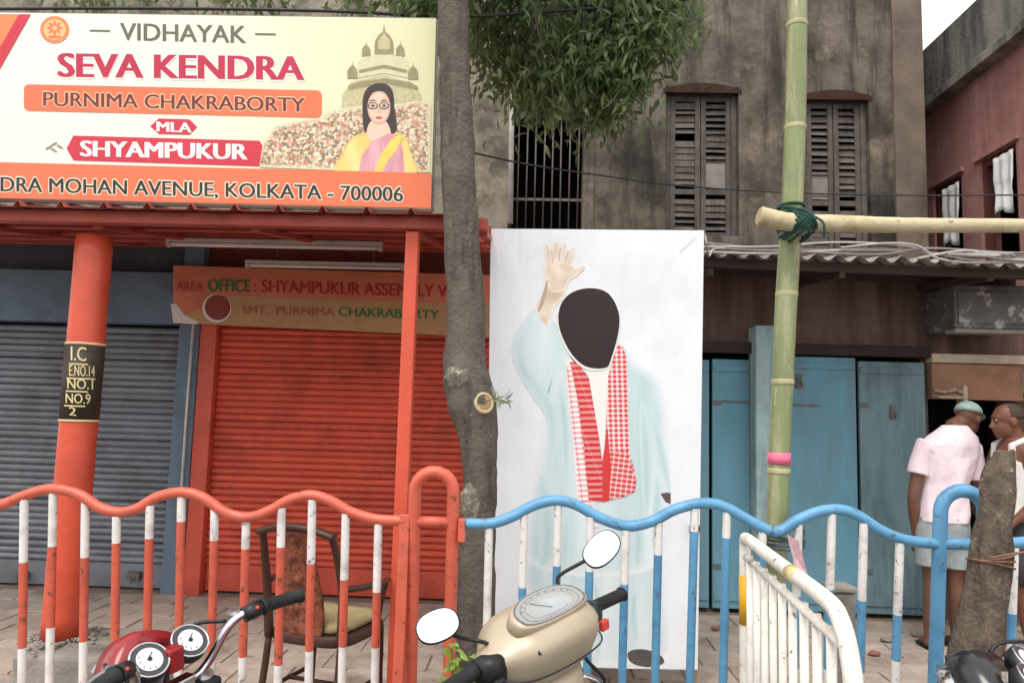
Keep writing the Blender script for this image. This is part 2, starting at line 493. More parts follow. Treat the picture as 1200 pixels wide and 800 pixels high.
# =================================================================== ground
mb = MB().box(-60, 60, -40, 2.42, -0.3, 0.0)
tag(mb.build('road', m_asphalt), kind='structure')
mb = MB().box(-30, 30, 2.58, 40, -0.3, PAVE - 0.007)
pav = tag(mb.build('pavement', m_joint), kind='structure')
kb = MB()
x = -9.0
kerb_me = MB().box(0.006, 0.594, 2.425, 2.575, -0.2, PAVE + 0.012).mesh('kerb_stone', m_conc)
kerb = tag(MB().box(-30, 30, 2.43, 2.579, -0.25, PAVE - 0.03).build('kerb', m_conc), kind='structure')
for i in range(20):
    o = link('kerb_stone', kerb_me, kerb)
    o.location = (-6 + 0.6 * i, 0, 0)
# paving slabs, offset rows, slightly uneven
S = 0.30
slab = MB()
e = 0.0035
slab.hexa([(e, e, -0.02), (S - e, e, -0.02), (S - e, S - e, -0.02), (e, S - e, -0.02),
           (e + .004, e + .004, 0), (S - e - .004, e + .004, 0), (S - e - .004, S - e - .004, 0), (e + .004, S - e - .004, 0)])
slab_me = slab.mesh('paving_slab', m_pave)
spots = []
for j in range(11):
    y0 = 2.62 + j * S
    for i in range(-17, 19):
        x0 = i * S + (0.15 if j % 2 else 0.0)
        if abs(x0) > 0.78 * (y0 + 0.5) + 0.2:
            continue
        spots.append((y0, x0))
far = [s for s in spots if s[0] > 3.1]
for y0, x0 in far[:296]:
    o = link('paving_slab', slab_me, pav)
    o.location = (x0, y0, PAVE + random.uniform(-0.004, 0.003))
    o.rotation_euler = (random.uniform(-.008, .008), random.uniform(-.008, .008), random.uniform(-.012, .012))
rest = MB()
for y0, x0 in [s for s in spots if s[0] <= 3.1] + far[296:]:
    rest.add([(a + x0, b + y0, c + PAVE) for a, b, c in slab.v], slab.f)
for j in range(11):                      # ends of the rows beyond the view
    for sgn in (-1, 1):
        y0 = 2.62 + j * S
        for i in range(36):
            x0 = sgn * i * S + (0.15 if j % 2 else 0)
            if 0.78 * (y0 + 0.5) + 0.2 < abs(x0):
                rest.add([(a + x0, b + y0, c + PAVE) for a, b, c in slab.v], slab.f)
tag(rest.build('paving_slab', m_pave, pav), kind='stuff')

# =================================================================== walls with openings
def holed_wall(mb, x0, x1, z0, z1, y, depth, holes, mi=0, deep=3.0):
    xs = sorted({x0, x1, *[h[0] for h in holes], *[h[1] for h in holes]})
    zs = sorted({z0, z1, *[h[2] for h in holes], *[h[3] for h in holes]})
    xs = [k for k in xs if x0 <= k <= x1]; zs = [k for k in zs if z0 <= k <= z1]
    for a, b in zip(xs, xs[1:]):
        for c, d in zip(zs, zs[1:]):
            xm, zm = (a + b) / 2, (c + d) / 2
            if any(h[0] < xm < h[1] and h[2] < zm < h[3] for h in holes):
                continue
            mb.add([(a, y, c), (b, y, c), (b, y, d), (a, y, d)], [(0, 1, 2, 3)], mi)
    yb = y + depth
    for hx0, hx1, hz0, hz1 in holes:
        mb.add([(hx0, y, hz0), (hx0, yb, hz0), (hx0, yb, hz1), (hx0, y, hz1)], [(3, 2, 1, 0)], mi)
        mb.add([(hx1, y, hz0), (hx1, yb, hz0), (hx1, yb, hz1), (hx1, y, hz1)], [(0, 1, 2, 3)], mi)
        mb.add([(hx0, y, hz0), (hx1, y, hz0), (hx1, yb, hz0), (hx0, yb, hz0)], [(0, 1, 2, 3)], mi)
        mb.add([(hx0, y, hz1), (hx1, y, hz1), (hx1, yb, hz1), (hx0, yb, hz1)], [(3, 2, 1, 0)], mi)
    # outer returns and back
    mb.add([(x0, y, z0), (x0, y + deep, z0), (x0, y + deep, z1), (x0, y, z1)], [(3, 2, 1, 0)], mi)
    mb.add([(x1, y, z0), (x1, y + deep, z0), (x1, y + deep, z1), (x1, y, z1)], [(0, 1, 2, 3)], mi)
    mb.add([(x0, y, z1), (x1, y, z1), (x1, y + deep, z1), (x0, y + deep, z1)], [(0, 1, 2, 3)], mi)
    mb.add([(x0, y + deep, z0), (x1, y + deep, z0), (x1, y + deep, z1), (x0, y + deep, z1)], [(3, 2, 1, 0)], mi)

# ------------------------------------------------------------------ the old house above the shops
house = thing('old_house', 'old stained grey-brown plaster house with louvred windows above the tin roof', 'house', (1.2, YU, 0))
w1 = rect(600, 128, 683, 268, YU)
w2 = rect(780, 102, 866, 276, YU)
w3 = rect(942, 110, 1020, 292, YU)
hx1 = P(1080, 150, YU).x
seam = P(553, 180, YU).x
wall = MB()
holed_wall(wall, w1[0] - 0.03, hx1, PAVE - 0.1, 8.2, YU, 0.26, [w1, w2, w3])
wall_o = wall.build('wall', m_oldwall, house)
mb = MB().box(-8.5, w1[0] - 0.03, YU - 0.05, YU + 3, PAVE - 0.1, 8.2)
mb.build('wall', m_palewall, house)
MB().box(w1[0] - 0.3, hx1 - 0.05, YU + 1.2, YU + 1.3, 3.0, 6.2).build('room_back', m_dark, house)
# corner strip of redder plaster and a vertical seam
mb = MB().box(hx1 - 0.30, hx1 + 0.02, YU - 0.035, YU + 0.1, PAVE, 8.2)
mb.build('corner_pilaster', M('corner_plaster', (116, 104, 93), 0.95, var=0.25, scale=3, dirt=(84, 70, 64), amt=0.8, dscale=2, streak=True, bump=0.5, bscale=30, spec=0.1), house)
mb = MB().tube([P(598, 262, YU - 0.1), P(600, 120, YU - 0.1), P(601, -40, YU - 0.1)], 0.03, 10)
mb.build('drain_pipe', m_whitepipe, house)
# barred window
wb = MB().box(w1[0] + 0.002, w1[1] - 0.002, YU + 0.1, YU + 0.16, w1[3] - 0.06, w1[3] - 0.002)
win = wb.build('window', m_oldwood, house)
for k in range(8):
    xx = w1[0] + (k + 0.7) * (w1[1] - w1[0]) / 8.2
    MB().tube([(xx, YU + 0.1, w1[2]), (xx + random.uniform(-.01, .01), YU + 0.1, w1[3])], 0.009, 8).build('bar', m_rust, win)
for zz in (w1[2] + 0.35,):
    MB().bar((w1[0], YU + 0.1, zz), (w1[1], YU + 0.1, zz), 0.008, 0.03).build('bar', m_rust, win)
# reveal of the barred window: flat plaster band on its right
mb = MB().box(w1[1] + 0.003, w1[1] + 0.12, YU - 0.02, YU + 0.1, w1[2] - 0.1, w1[3] + 0.1)
mb.build('window_surround', m_oldwall, house)
def arch(mb, x0, x1, z, rise, thick, y0, y1, n=10):
    lo, hi = [], []
    for k in range(n + 1):
        t = k / n
        xx = x0 + (x1 - x0) * t
        zz = z + rise * (1 - (2 * t - 1) ** 2)
        lo.append((xx, z - 0.04)); hi.append((xx, zz + thick))
    for k in range(n):
        a, b, c, d = lo[k], lo[k + 1], hi[k + 1], hi[k]
        mb.hexa([(a[0], y0, a[1]), (b[0], y0, b[1]), (b[0], y1, b[1]), (a[0], y1, a[1]), (d[0], y0, d[1]), (c[0], y0, c[1]), (c[0], y1, c[1]), (d[0], y1, d[1])])
    return mb
def louvre(w, n_slat, missing, panel_at):
    x0, x1, z0, z1 = w
    fr = MB()
    fw = 0.06
    yf = YU + 0.08
    fr.box(x0 + .002, x0 + fw, yf, yf + 0.09, z0, z1 - .002)
    fr.box(x1 - fw, x1 - .002, yf, yf + 0.09, z0, z1 - .002)
    fr.box(x0 + fw, x1 - fw, yf + .002, yf + 0.088, z1 - fw, z1 - .004)
    win = fr.build('window', m_oldwood, house, bevel=0.006)
    xm = (x0 + x1) / 2
    slat_me = None
    for side, (a, b) in enumerate(((x0 + fw + .004, xm - .004), (xm + .004, x1 - fw - .004))):
        st = 0.055
        lf = MB()
        lf.box(a, a + st, yf + .01, yf + .05, z0, z1 - fw - .004)
        lf.box(b - st, b, yf + .01, yf + .05, z0, z1 - fw - .004)
        H = z1 - fw - .004 - z0
        rails = [z0 + 0.0, z0 + 0.30 * H, z0 + H - 0.06]
        for rz_ in rails:
            lf.box(a + st, b - st, yf + .013, yf + .047, rz_, rz_ + 0.06)
        lf.build('shutter_leaf', m_oldwood, win, bevel=0.004)
        if slat_me is None:
            hw = (b - a) / 2 - st - 0.002
            sm = MB()
            sm.hexa([(-hw, -.016, -.034), (hw, -.016, -.034), (hw, -.008, -.036), (-hw, -.008, -.036),
                     (-hw, .008, .036), (hw, .008, .036), (hw, .016, .034), (-hw, .016, .034)])
            slat_me = sm.mesh('slat', m_oldwood)
        for k in range(n_slat):
            zz = z0 + 0.075 + (k + 0.5) * (H - 0.15) / n_slat
            if abs(zz - rails[1] - 0.03) < 0.055 or (side, k) in missing:
                continue
            o = link('slat', slat_me, win)
            o.location = ((a + b) / 2, yf + .03, zz)
            o.rotation_euler = (random.uniform(-.45, .3), random.uniform(-.02, .02), 0)
        if side == panel_at:
            MB().box(a + st + .003, b - st - .003, yf + .02, yf + .03, z0 + .32 * H + .04, z0 + .52 * H).build('blocking_board', M('chalky_board', (136, 130, 125), 0.9, var=0.2, scale=12, dirt=(110, 104, 98), dscale=9), win)
    return win
louvre(w2, 20, {(0, 14)}, 1)
louvre(w3, 20, {(1, 5)}, 0)
arch(MB(), w2[0] - 0.03, w2[1] + 0.03, w2[3] - 0.03, 0.07, 0.0, YU - 0.012, YU + 0.05).build('brick_arch', m_brick, house)
arch(MB(), w3[0] - 0.03, w3[1] + 0.03, w3[3] - 0.03, 0.07, 0.0, YU - 0.012, YU + 0.05).build('brick_arch', m_brick, house)

# ------------------------------------------------------------------ red house on the right, its side wall runs along the depth
XW = PX(1084, 140, 4.62).x
redh = thing('red_house', 'faded red plaster house with stained grey parapet at the right edge', 'house', (5.4, 7.0, 0))
ztop = PX(1082, 66, XW).z
zpar = PX(1082, 140, XW).z
def sidewall(mb, y0, y1, z0, z1, x, depth, holes):
    ys = sorted({y0, y1, *[h[0] for h in holes], *[h[1] for h in holes]})
    zs = sorted({z0, z1, *[h[2] for h in holes], *[h[3] for h in holes]})
    for a, b in zip(ys, ys[1:]):
        for c, d in zip(zs, zs[1:]):
            ym, zm = (a + b) / 2, (c + d) / 2
            if any(h[0] < ym < h[1] and h[2] < zm < h[3] for h in holes):
                continue
            mb.add([(x, a, c), (x, b, c), (x, b, d), (x, a, d)], [(3, 2, 1, 0)])
    for a, b, c, d in holes:
        xb = x + depth
        mb.add([(x, a, c), (xb, a, c), (xb, a, d), (x, a, d)], [(0, 1, 2, 3)])
        mb.add([(x, b, c), (xb, b, c), (xb, b, d), (x, b, d)], [(3, 2, 1, 0)])
        mb.add([(x, a, c), (xb, a, c), (xb, b, c), (x, b, c)], [(0, 1, 2, 3)])
        mb.add([(x, a, d), (xb, a, d), (xb, b, d), (x, b, d)], [(3, 2, 1, 0)])
def yat(u, v):
    return PX(u, v, XW).y
wa = (yat(1128, 250), yat(1094, 250), PX(1110, 300, XW).z - 0.1, PX(1094, 222, XW).z)
wc = (yat(1193, 230), yat(1149, 230), PX(1170, 300, XW).z - 0.1, PX(1149, 190, XW).z)
sw = MB()
sidewall(sw, 4.2, 13.0, PAVE, zpar + 0.1, XW, 0.2, [wa, wc])
sw.add([(XW, 4.2, PAVE), (XW + 4, 4.2, PAVE), (XW + 4, 4.2, zpar + .1), (XW, 4.2, zpar + .1)], [(0, 1, 2, 3)])
sw.add([(XW, 13, PAVE), (XW + 4, 13, PAVE), (XW + 4, 13, zpar + .1), (XW, 13, zpar + .1)], [(3, 2, 1, 0)])
sw.build('wall', m_redwall, redh)
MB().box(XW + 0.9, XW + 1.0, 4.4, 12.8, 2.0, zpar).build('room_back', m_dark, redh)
pp = MB().box(XW - 0.16, XW + 4.0, 4.05, 13.1, zpar, zpar + 0.1)
pp.box(XW - 0.08, XW + 0.12, 4.1, 13.0, zpar + 0.1, ztop)
pp.box(XW + 0.12, XW + 4, 4.1, 4.3, zpar + 0.1, ztop - .003)
pp.build('parapet', m_parapet, redh, bevel=0.01)
for (a, b, c, d) in (wa, wc):
    f = MB()
    f.box(XW + 0.03, XW + 0.1, a + .002, a + 0.06, c, d - .002)
    f.box(XW + 0.03, XW + 0.1, b - 0.06, b - .002, c, d - .002)
    f.box(XW + 0.032, XW + 0.098, a + 0.06, b - 0.06, d - 0.07, d - .004)
    wf = f.build('window', M('dark_red_frame', (96, 52, 46), 0.8, var=0.2, scale=9), redh)
    MB().box(XW - 0.04, XW - .002, a - 0.06, b + 0.06, d + .01, d + 0.06).build('window_hood', m_redwall, redh)
# cloths in the windows
def cloth(name, label, y0, y1, z0, z1, xc, c):
    mb = MB()
    n = 16
    rows = 9
    vv, ff = [], []
    for j in range(rows + 1):
        for i in range(n + 1):
            t, s = i / n, j / rows
            vv.append((xc - 0.03 * math.sin(t * 15 + s * 1.3) * (0.3 + 0.7 * s) - 0.02 * noise.noise((t * 5, s * 4, 1)), y0 + (y1 - y0) * t, z1 + (z0 - z1) * (s + 0.06 * math.sin(t * 7) * s)))
    for j in range(rows):
        for i in range(n):
            a = j * (n + 1) + i
            ff.append((a, a + 1, a + n + 2, a + n + 1))
    mb.add(vv, ff, 0, True)
    o = mb.build(name, c)
    sd = o.modifiers.new('thickness', 'SOLIDIFY'); sd.thickness = 0.004
    tag(o, label, 'cloth')
m_cloth = M('white_cotton', (226, 226, 224), 0.9, var=0.08, scale=9, dirt=(180, 180, 180), dscale=6)
cloth('hanging_cloth', 'white cloth hung in the smaller window of the red wall', wa[0] + 0.02, wa[0] + 0.6 * (wa[1] - wa[0]), PX(1115, 287, XW).z, wa[3] - 0.08, XW - 0.02, m_cloth)
cloth('hanging_cloth', 'long pale curtain cloth in the larger window at the right edge', wc[0] + 0.02, wc[0] + 0.55 * (wc[1] - wc[0]), PX(1180, 248, XW).z, wc[3] - 0.06, XW - 0.02, m_cloth)

# ------------------------------------------------------------------ shops at street level
def shutter(parent, x0, x1, z0, z1, pitch, mat, y, bottom=0.16, name='roller_shutter'):
    """roller shutter: curved slats, each a part, a plain bottom plate"""
    prof = []
    n = 6
    for k in range(n + 1):
        t = k / n
        prof.append((-0.019 * math.sin(math.pi * t) ** 0.8, t * pitch * 0.94))
    prof += [(0.006, pitch * 0.94), (0.006, 0)]
    rg = [[(xx, a, b) for a, b in prof] for xx in (x0, x1)]
    mb = MB()
    m = len(prof)
    mb.add(rg[0] + rg[1], [(k, k + 1, k + 1 + m, k + m) for k in range(n)] + [(n, n + 1, n + 1 + m, n + m), (n + 1, n + 2 - 0, n + 2 + m, n + 1 + m)] if False else
           [(k + m, k + 1 + m, k + 1, k) for k in range(m - 1)] + [tuple(reversed(range(m))), tuple(range(m, 2 * m))], 0, False)
    me = mb.mesh('slat', mat)
    plate = MB().box(x0, x1, y - 0.004, y + 0.02, z0 + 0.012, z0 + bottom)
    sh = plate.build(name, mat, parent, bevel=0.004)
    z = z0 + bottom + 0.002
    while z < z1:
        o = link('slat', me, sh)
        o.location = (0, y + random.uniform(-.0015, .0015), z)
        o.rotation_euler = (random.uniform(-.03, .03), random.uniform(-.0008, .0008), 0)
        z += pitch
    return sh

# blue-grey shop on the left
gx0, gx1, gz0, gz1 = rect(-160, 390, 206, 686, YS)
px0 = P(206, 540, YS).x; px1 = P(226, 540, YS).x
rx1 = P(640, 540, YS).x
zl0 = P(100, 378, YS).z; zl1 = P(100, 318, YS).z
shopg = thing('shuttered_shop', 'shop with closed blue-grey roller shutter behind the orange pillar', 'shop', ((gx0 + gx1) / 2, YS, PAVE))
ZCEIL = P(300, 247, YA).z + (YS - YA) * 0.16 - 0.03
MB().box(gx0 - 2.5, px0 + .05, YS + 0.02, YU - .07, zl1, ZCEIL).build('upper_wall', M('dark_grey_wall', (84, 86, 90), 0.9, var=0.2, scale=3, spec=0.1), shopg)
MB().box(gx0 - 2.5, px0 - .002, YS - 0.06, YS + 0.2, zl0, zl1 - .003).build('lintel', m_greyblue, shopg, bevel=0.006)
MB().box(gx0 - 2.5, px0 - .004, YS + 0.16, YS + 0.3, zl0 - 0.35, zl0 - .003).build('shutter_box', m_dark, shopg)
shutter(shopg, gx0 - 0.6, gx1 - 0.035, PAVE, zl0 - 0.06, 0.055, m_greyshut, YS + 0.06, 0.20)
pl = MB().box(px0 - 0.03, px1, YS - 0.05, YS + 0.4, PAVE - .02, ZCEIL - .01)
pl.build('pillar', m_greyblue, shopg, bevel=0.008)
MB().box(gx1 - 0.035, gx1 - .004, YS - 0.02, YS + 0.12, PAVE - .02, zl0 - .003).build('shutter_guide', m_greyshut, shopg)
MB().tube([(px1 - 0.04, YS - 0.075, PAVE + 0.3), (px1 - 0.045, YS - 0.075, 1.6), (px1 - 0.04, YS - 0.075, 2.5)], 0.011, 8).build('conduit', m_whitepipe, shopg)
for uu in (22, 155):
    c = P(uu, 675, YS)
    lk = MB().box(c.x - 0.05, c.x + 0.05, YS + 0.0, YS + 0.058, c.z - 0.035, c.z + 0.03)
    lk.tube([(c.x - .02, YS - .005, c.z), (c.x, YS - .012, c.z - .04), (c.x + .02, YS - .005, c.z)], 0.008, 6)
    lk.build('shutter_lock', m_rust, shopg)

# red shop
shopr = thing('shuttered_shop', 'shop with closed red roller shutter under the painted board', 'shop', (px1 + 1.2, YS, PAVE))
MB().box(px1 + .002, rx1 + 0.5, YS + 0.03, YU - .07, P(400, 330, YS).z, ZCEIL - .003).build('upper_wall', M('red_brown_wall', (120, 60, 52), 0.9, var=0.2, scale=3), shopr)
for fa, fb_ in ((px1 + .004, px1 + .14), (rx1 - .02, rx1 + .10)):
    MB().box(fa, fb_, YS - 0.04, YS + 0.14, PAVE - .02, 2.6).build('shutter_frame', m_redframe, shopr, bevel=0.006)
shutter(shopr, px1 + 0.145, rx1 - 0.022, PAVE, P(400, 330, YS).z - 0.02, 0.055, m_redshut, YS + 0.05, 0.22)
# the painted board above the red shutter
yb_ = YS - 0.10
bd = thing('shop_signboard', 'faded orange and tan painted board with red and green lettering above the red shutter', 'signboard', tuple(P(390, 385, yb_)))
m_board = M('faded_orange_board', (214, 124, 96), 0.6, var=0.1, scale=3, dirt=(172, 92, 70), amt=0.6, dscale=3)
bx = [P(203, 311, yb_), P(592, 323, yb_), P(592, 396, yb_), P(203, 378, yb_)]
mb = MB().hexa([bx[3], bx[2], bx[2] + Vector((0, .03, 0)), bx[3] + Vector((0, .03, 0)), bx[0], bx[1], bx[1] + Vector((0, .03, 0)), bx[0] + Vector((0, .03, 0))])
mb.build('board', m_board, bd)
Yp = yb_ - 0.002
shape([(272, 346), (592, 358), (592, 396), (205, 378), (222, 366), (255, 360)], Yp).build('painted_band', M('tan_paint', (190, 150, 104), 0.6, var=0.08, scale=4, dirt=(172, 120, 88), amt=0.6, dscale=4), bd)
shape([(200, 356), (207, 356), (216, 369), (232, 377), (232, 380), (203, 378)], Yp - .001, 0).build('painted_swoosh', M('white_paint', (226, 216, 208), 0.6, var=0.08), bd)
shape(ellipse_pts(254, 361, 17, 17), Yp - .001).build('painted_emblem', MATS['white_paint'], bd)
shape(ellipse_pts(255, 360, 15, 15), Yp - .002).build('painted_emblem', M('brown_paint', (140, 62, 48), 0.6, var=0.1), bd)
m_tr = M('red_letter_paint', (186, 46, 42), 0.6, var=0.12)
m_tg = M('green_letter_paint', (46, 118, 62), 0.6, var=0.12)
text_px('lettering', 'AREA', 207, 340, 238, 341, 11, Yp - .003, M('faint_letter_paint', (190, 78, 62), 0.6), bd, 0.02)
text_px('lettering', 'OFFICE', 244, 341, 293, 342, 15, Yp - .003, m_tg, bd, 0.03)
text_px('lettering', ': SHYAMPUKUR ASSEMBLY WEST', 298, 342, 560, 349, 15, Yp - .003, m_tr, bd, 0.025)
text_px('lettering', 'SMT.', 284, 367, 314, 368, 10, Yp - .003, M('faded_red_letter', (176, 92, 70), 0.6), bd, 0.02)
text_px('lettering', 'PURNIMA', 324, 368, 392, 370, 10, Yp - .003, MATS['faded_red_letter'], bd, 0.02)
text_px('lettering', 'CHAKRABORTY', 397, 370, 514, 374, 11, Yp - .003, m_tg, bd, 0.02)

# blue-doored shops on the right
shopb = thing('blue_door_shop', 'row of shabby blue double doors in a brown wall under the tin roof', 'shop', (P(960, 700, YS).x, YS, PAVE))
bx0 = rx1 + 0.12
zd = P(960, 418, YS).z
bx_end = P(1300, 500, YS).x
ko = rect(1094, 462, 1198, 640, YS)          # dark kiosk opening
zk0 = PAVE + 0.55
wall = MB()
dl = P(1088, 560, YS).x
tza = P(826, 296, YR).z; tzb = P(1200, 309, YR).z
holed_wall(wall, bx0, bx_end, PAVE - 0.05, min(tza, tzb) + 0.08, YS + 0.06, 0.25, [(bx0 + 0.3, dl - .01, PAVE - 0.02, zd + .06), (ko[0], ko[1], zk0, ko[3])], deep=1.2)
wall.build('wall', m_brownwall, shopb)
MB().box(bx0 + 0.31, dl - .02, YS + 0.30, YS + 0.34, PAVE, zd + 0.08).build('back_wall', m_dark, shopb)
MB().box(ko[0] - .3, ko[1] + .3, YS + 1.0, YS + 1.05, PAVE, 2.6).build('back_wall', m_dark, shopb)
def door(u0, u1, v_top, mat, latch=None, split=None):
    x0, x1 = P(u0, 560, YS).x + .006, P(u1, 560, YS).x - .006
    zt = P((u0 + u1) / 2, v_top, YS).z
    d = MB().box(x0, x1, YS + 0.0, YS + 0.04, PAVE + 0.03, zt).build('door', mat, shopb, bevel=0.006)
    MB().box(x0 + .01, x1 - .01, YS - 0.012, YS - .001, PAVE + 0.09, PAVE + 0.15).build('door_rail', mat, d, bevel=0.003)
    MB().box(x0 + .01, x1 - .01, YS - 0.012, YS - .001, zt - 0.10, zt - 0.05).build('door_rail', mat, d, bevel=0.003)
    for hz in (PAVE + 0.35, zt - 0.35):
        MB().box(x0 + .004, x0 + .07, YS - 0.008, YS - .0015, hz - .018, hz + .018).build('hinge', m_rust, d, bevel=0.002)
    if latch:
        c = P(latch[0], latch[1], YS - 0.02)
        l = MB().box(c.x - 0.02, c.x + 0.02, YS - 0.016, YS - .002, c.z - 0.05, c.z + 0.05)
        l.torus((c.x, YS - .02, c.z - .03), 0.022, 0.006, (0, 1, 0))
        l.build('latch', m_rust, d)
    if split:
        c0, c1 = P(split[0], split[2], YS), P(split[1], split[2], YS)
        MB().box(c0.x, c1.x, YS - 0.01, YS - .002, c0.z - .006, c0.z + .006).build('hasp', m_rust, d)
    return d
door(690, 782, 420, m_bluedoor)
door(784, 832, 421, m_bluedoor)
door(834, 880, 421, m_bluedoor, None, (845, 878, 470))
door(906, 1006, 418, m_bluedoor, (937, 446), (928, 960, 474))
door(1008, 1088, 424, m_tealdoor, (1047, 482))
x0, x1 = P(881, 560, YS).x, P(905, 560, YS).x
MB().box(x0 - .01, x1 + .01, YS - 0.16, YS + 0.05, PAVE, P(890, 384, YS).z).build('pillar', m_tealpil, shopb, bevel=0.01)
MB().box(bx0 + 0.1, dl + 0.02, YS - 0.05, YS + 0.058, zd + 0.012, zd + 0.10).build('door_beam', M('soot_dark_wood', (58, 46, 44), 0.9, var=0.2, scale=8), shopb, bevel=0.004)
# kiosk surround, boards
k = rect(1090, 416, 1196, 470, YS)
MB().box(k[0], k[1], YS - 0.03, YS + 0.055, k[2] + 0.01, k[3] - 0.075).build('plywood_panel', m_ply, shopb, bevel=0.004)
MB().box(k[0] - 0.01, k[1] + .01, YS - 0.06, YS + 0.057, k[3] - 0.07, k[3]).build('batten', m_cream, shopb, bevel=0.004)
MB().box(P(1126, 500, YS).x, P(1131, 500, YS).x, YS - 0.05, YS + 0.05, P(1128, 478, YS).z, P(1128, 452, YS).z).build('batten', m_cream, shopb)
MB().box(ko[0] - .02, ko[1] + .02, YS - 0.22, YS + 0.3, zk0 - 0.06, zk0 - .004).build('counter', m_ply, shopb, bevel=0.006)
mb = MB()
for i in range(9):
    c = P(1098 + i * 3.6 + random.uniform(-1, 1), 458 + random.uniform(-2, 2), YS - 0.05)
    mb.ball(c, (0.02, 0.015, 0.014), 0, 8, 5)
c0 = P(1096, 462, YS - .05); c1 = P(1130, 462, YS - .05)
mb.box(c0.x, c1.x, YS - 0.1, YS - 0.032, c0.z - 0.03, c0.z - 0.012)
mb.build('shelf_clutter', M('dusty_clutter', (178, 160, 138), 0.9, var=0.3, scale=30), shopb)
# wall clad right of the kiosk
c0 = P(1194, 432, YS); c1 = P(1230, 462, YS)
MB().box(c0.x, c1.x, YS - 0.08, YS + 0.05, c1.z, c0.z).build('notice_board', M('pale_notice', (180, 180, 178), 0.8, var=0.12), shopb)
# battered meter box under the tin roof
YM = 5.62
b0 = rect(1119, 334, 1205, 386, YM)
mt = thing('meter_box', 'battered dark metal box with scuffed pale patch high on the brown wall', 'meter box', ((b0[0] + b0[1]) / 2, YM, b0[2]))
MB().box(b0[0], b0[1], YM, YS + 0.055, b0[2], b0[3]).build('case', M('scuffed_case', (112, 110, 108), 0.6, metal=0.2, var=0.3, scale=8, dirt=(206, 202, 194), amt=0.9, dscale=9, lo=0.56, hi=0.64), mt, bevel=0.012)
MB().box(b0[0] + 0.02, b0[1] - 0.02, YM - 0.012, YM - .001, b0[2] + 0.04, b0[3] - 0.05).build('lid', MATS['scuffed_case'], mt, bevel=0.006)
MB().box(b0[0] - 0.02, b0[1] + 0.02, YM - 0.03, YM + 0.1, b0[2] - 0.03, b0[2] - .004).build('ledge', M('pale_edge', (150, 146, 140), 0.7, var=0.2, scale=12), mt)

# ------------------------------------------------------------------ tin roof on the right
tin = thing('tin_roof', 'rusty corrugated grey tin roof over the blue doors', 'roof', (P(1010, 300, YR).x, YR, 2.6))
tx0 = P(820, 292, YR).x; tx1 = P(1290, 312, YR).x
tza = P(826, 296, YR).z; tzb = P(1200, 309, YR).z
mb = MB()
npx = 420
vv, ff = [], []
yr = [YR, YR + 0.7, YR + 1.5, YU - 0.06]
for j, yy in enumerate(yr):
    for i in range(npx + 1):
        t = i / npx
        xx = tx0 + (tx1 - tx0) * t
        zed = tza + (tzb - tza) * (xx - tx0) / (P(1200, 309, YR).x - tx0)
        wob = 0.012 * noise.noise((xx * 1.7, yy, 0))
        vv.append((xx, yy + (0.05 * noise.noise((math.floor((xx - tx0) / .8) * 3.1, 2, 2)) if j == 0 else 0), zed + (yy - YR) * 0.13 + 0.022 * math.sin(xx * 2 * math.pi / 0.142) + wob))
for j in range(3):
    for i in range(npx):
        a = j * (npx + 1) + i
        ff.append((a, a + 1, a + npx + 2, a + npx + 1))
mb.add(vv, ff, 0, True)
o = mb.build('corrugated_sheet', m_tin, tin)
sd = o.modifiers.new('thickness', 'SOLIDIFY'); sd.thickness = 0.004
for yy in (YR + 0.12, YR + 0.9):
    MB().bar((tx0 + .02, yy, tza - 0.06 + (yy - YR) * .13), (tx1, yy, tzb - 0.075 + (yy - YR) * .13), 0.05, 0.06).build('purlin', M('sooty_timber', (70, 58, 52), 0.9, var=0.25, scale=9), tin)
for xx in (tx0 + 0.1, tx0 + 1.0, tx0 + 2.0, tx0 + 2.9):
    MB().bar((xx, YR + 0.1, tza - 0.11), (xx, YS + 0.05, tza - 0.01), 0.04, 0.05).build('bracket', MATS['sooty_timber'], tin)

# ------------------------------------------------------------------ red awning on the left
awn = thing('red_awning', 'red corrugated awning on steel beams below the signboard', 'awning', (P(260, 250, YA).x, YA, 2.5))
ax0 = P(-420, 240, YA).x; ax1 = P(576, 252, YA).x
az = P(260, 247, YA).z
AS = 0.16                          # rise per metre towards the shops
def awz(y): return az + (y - YA) * AS
def trap(xx, p=0.23, h=0.028):
    t = (xx / p) % 1.0
    if t < 0.2: return h * (t / 0.07 if t < 0.07 else (1 if t < 0.13 else (0.2 - t) / 0.07))
    return 0.0
xs = []
xx = math.floor(ax0 / 0.23) * 0.23
while xx < ax1:
    for q in (0, 0.07, 0.13, 0.2):
        xs.append(xx + q * 0.23)
    xx += 0.23
vv, ff = [], []
for yy in (YA - 0.06, YS + 0.02):
    for q in xs:
        vv.append((q, yy, awz(yy) + trap(q + 1e-6)))
n = len(xs)
ff = [(i, i + 1, i + 1 + n, i + n) for i in range(n - 1)]
o = MB().add(vv, ff).build('corrugated_sheet', m_redtin, awn)
sd = o.modifiers.new('thickness', 'SOLIDIFY'); sd.thickness = 0.003
MB().box(ax0, ax1 - 0.02, YA + 0.02, YA + 0.09, awz(YA) - 0.07, awz(YA) - 0.006).build('front_beam', m_redsteel, awn, bevel=0.004)
for yy, hh in ((YA + 0.5, 0.06), (YA + 1.0, 0.06), (YA + 1.5, 0.06), (YA + 2.0, 0.06)):
    MB().box(ax0, ax1 - 0.03, yy, yy + 0.05, awz(yy) - hh - .004, awz(yy) - .004).build('purlin', m_redsteel, awn, bevel=0.003)
for uu in (-60, 115, 300, 484, 566):
    cx = P(uu, 260, YA + .1).x
    MB().bar((cx, YA + 0.1, awz(YA + .1) - 0.085), (cx, YS - 0.15, awz(YS) - 0.085), 0.05, 0.03).build('rafter', m_redsteel, awn, bevel=0.003)
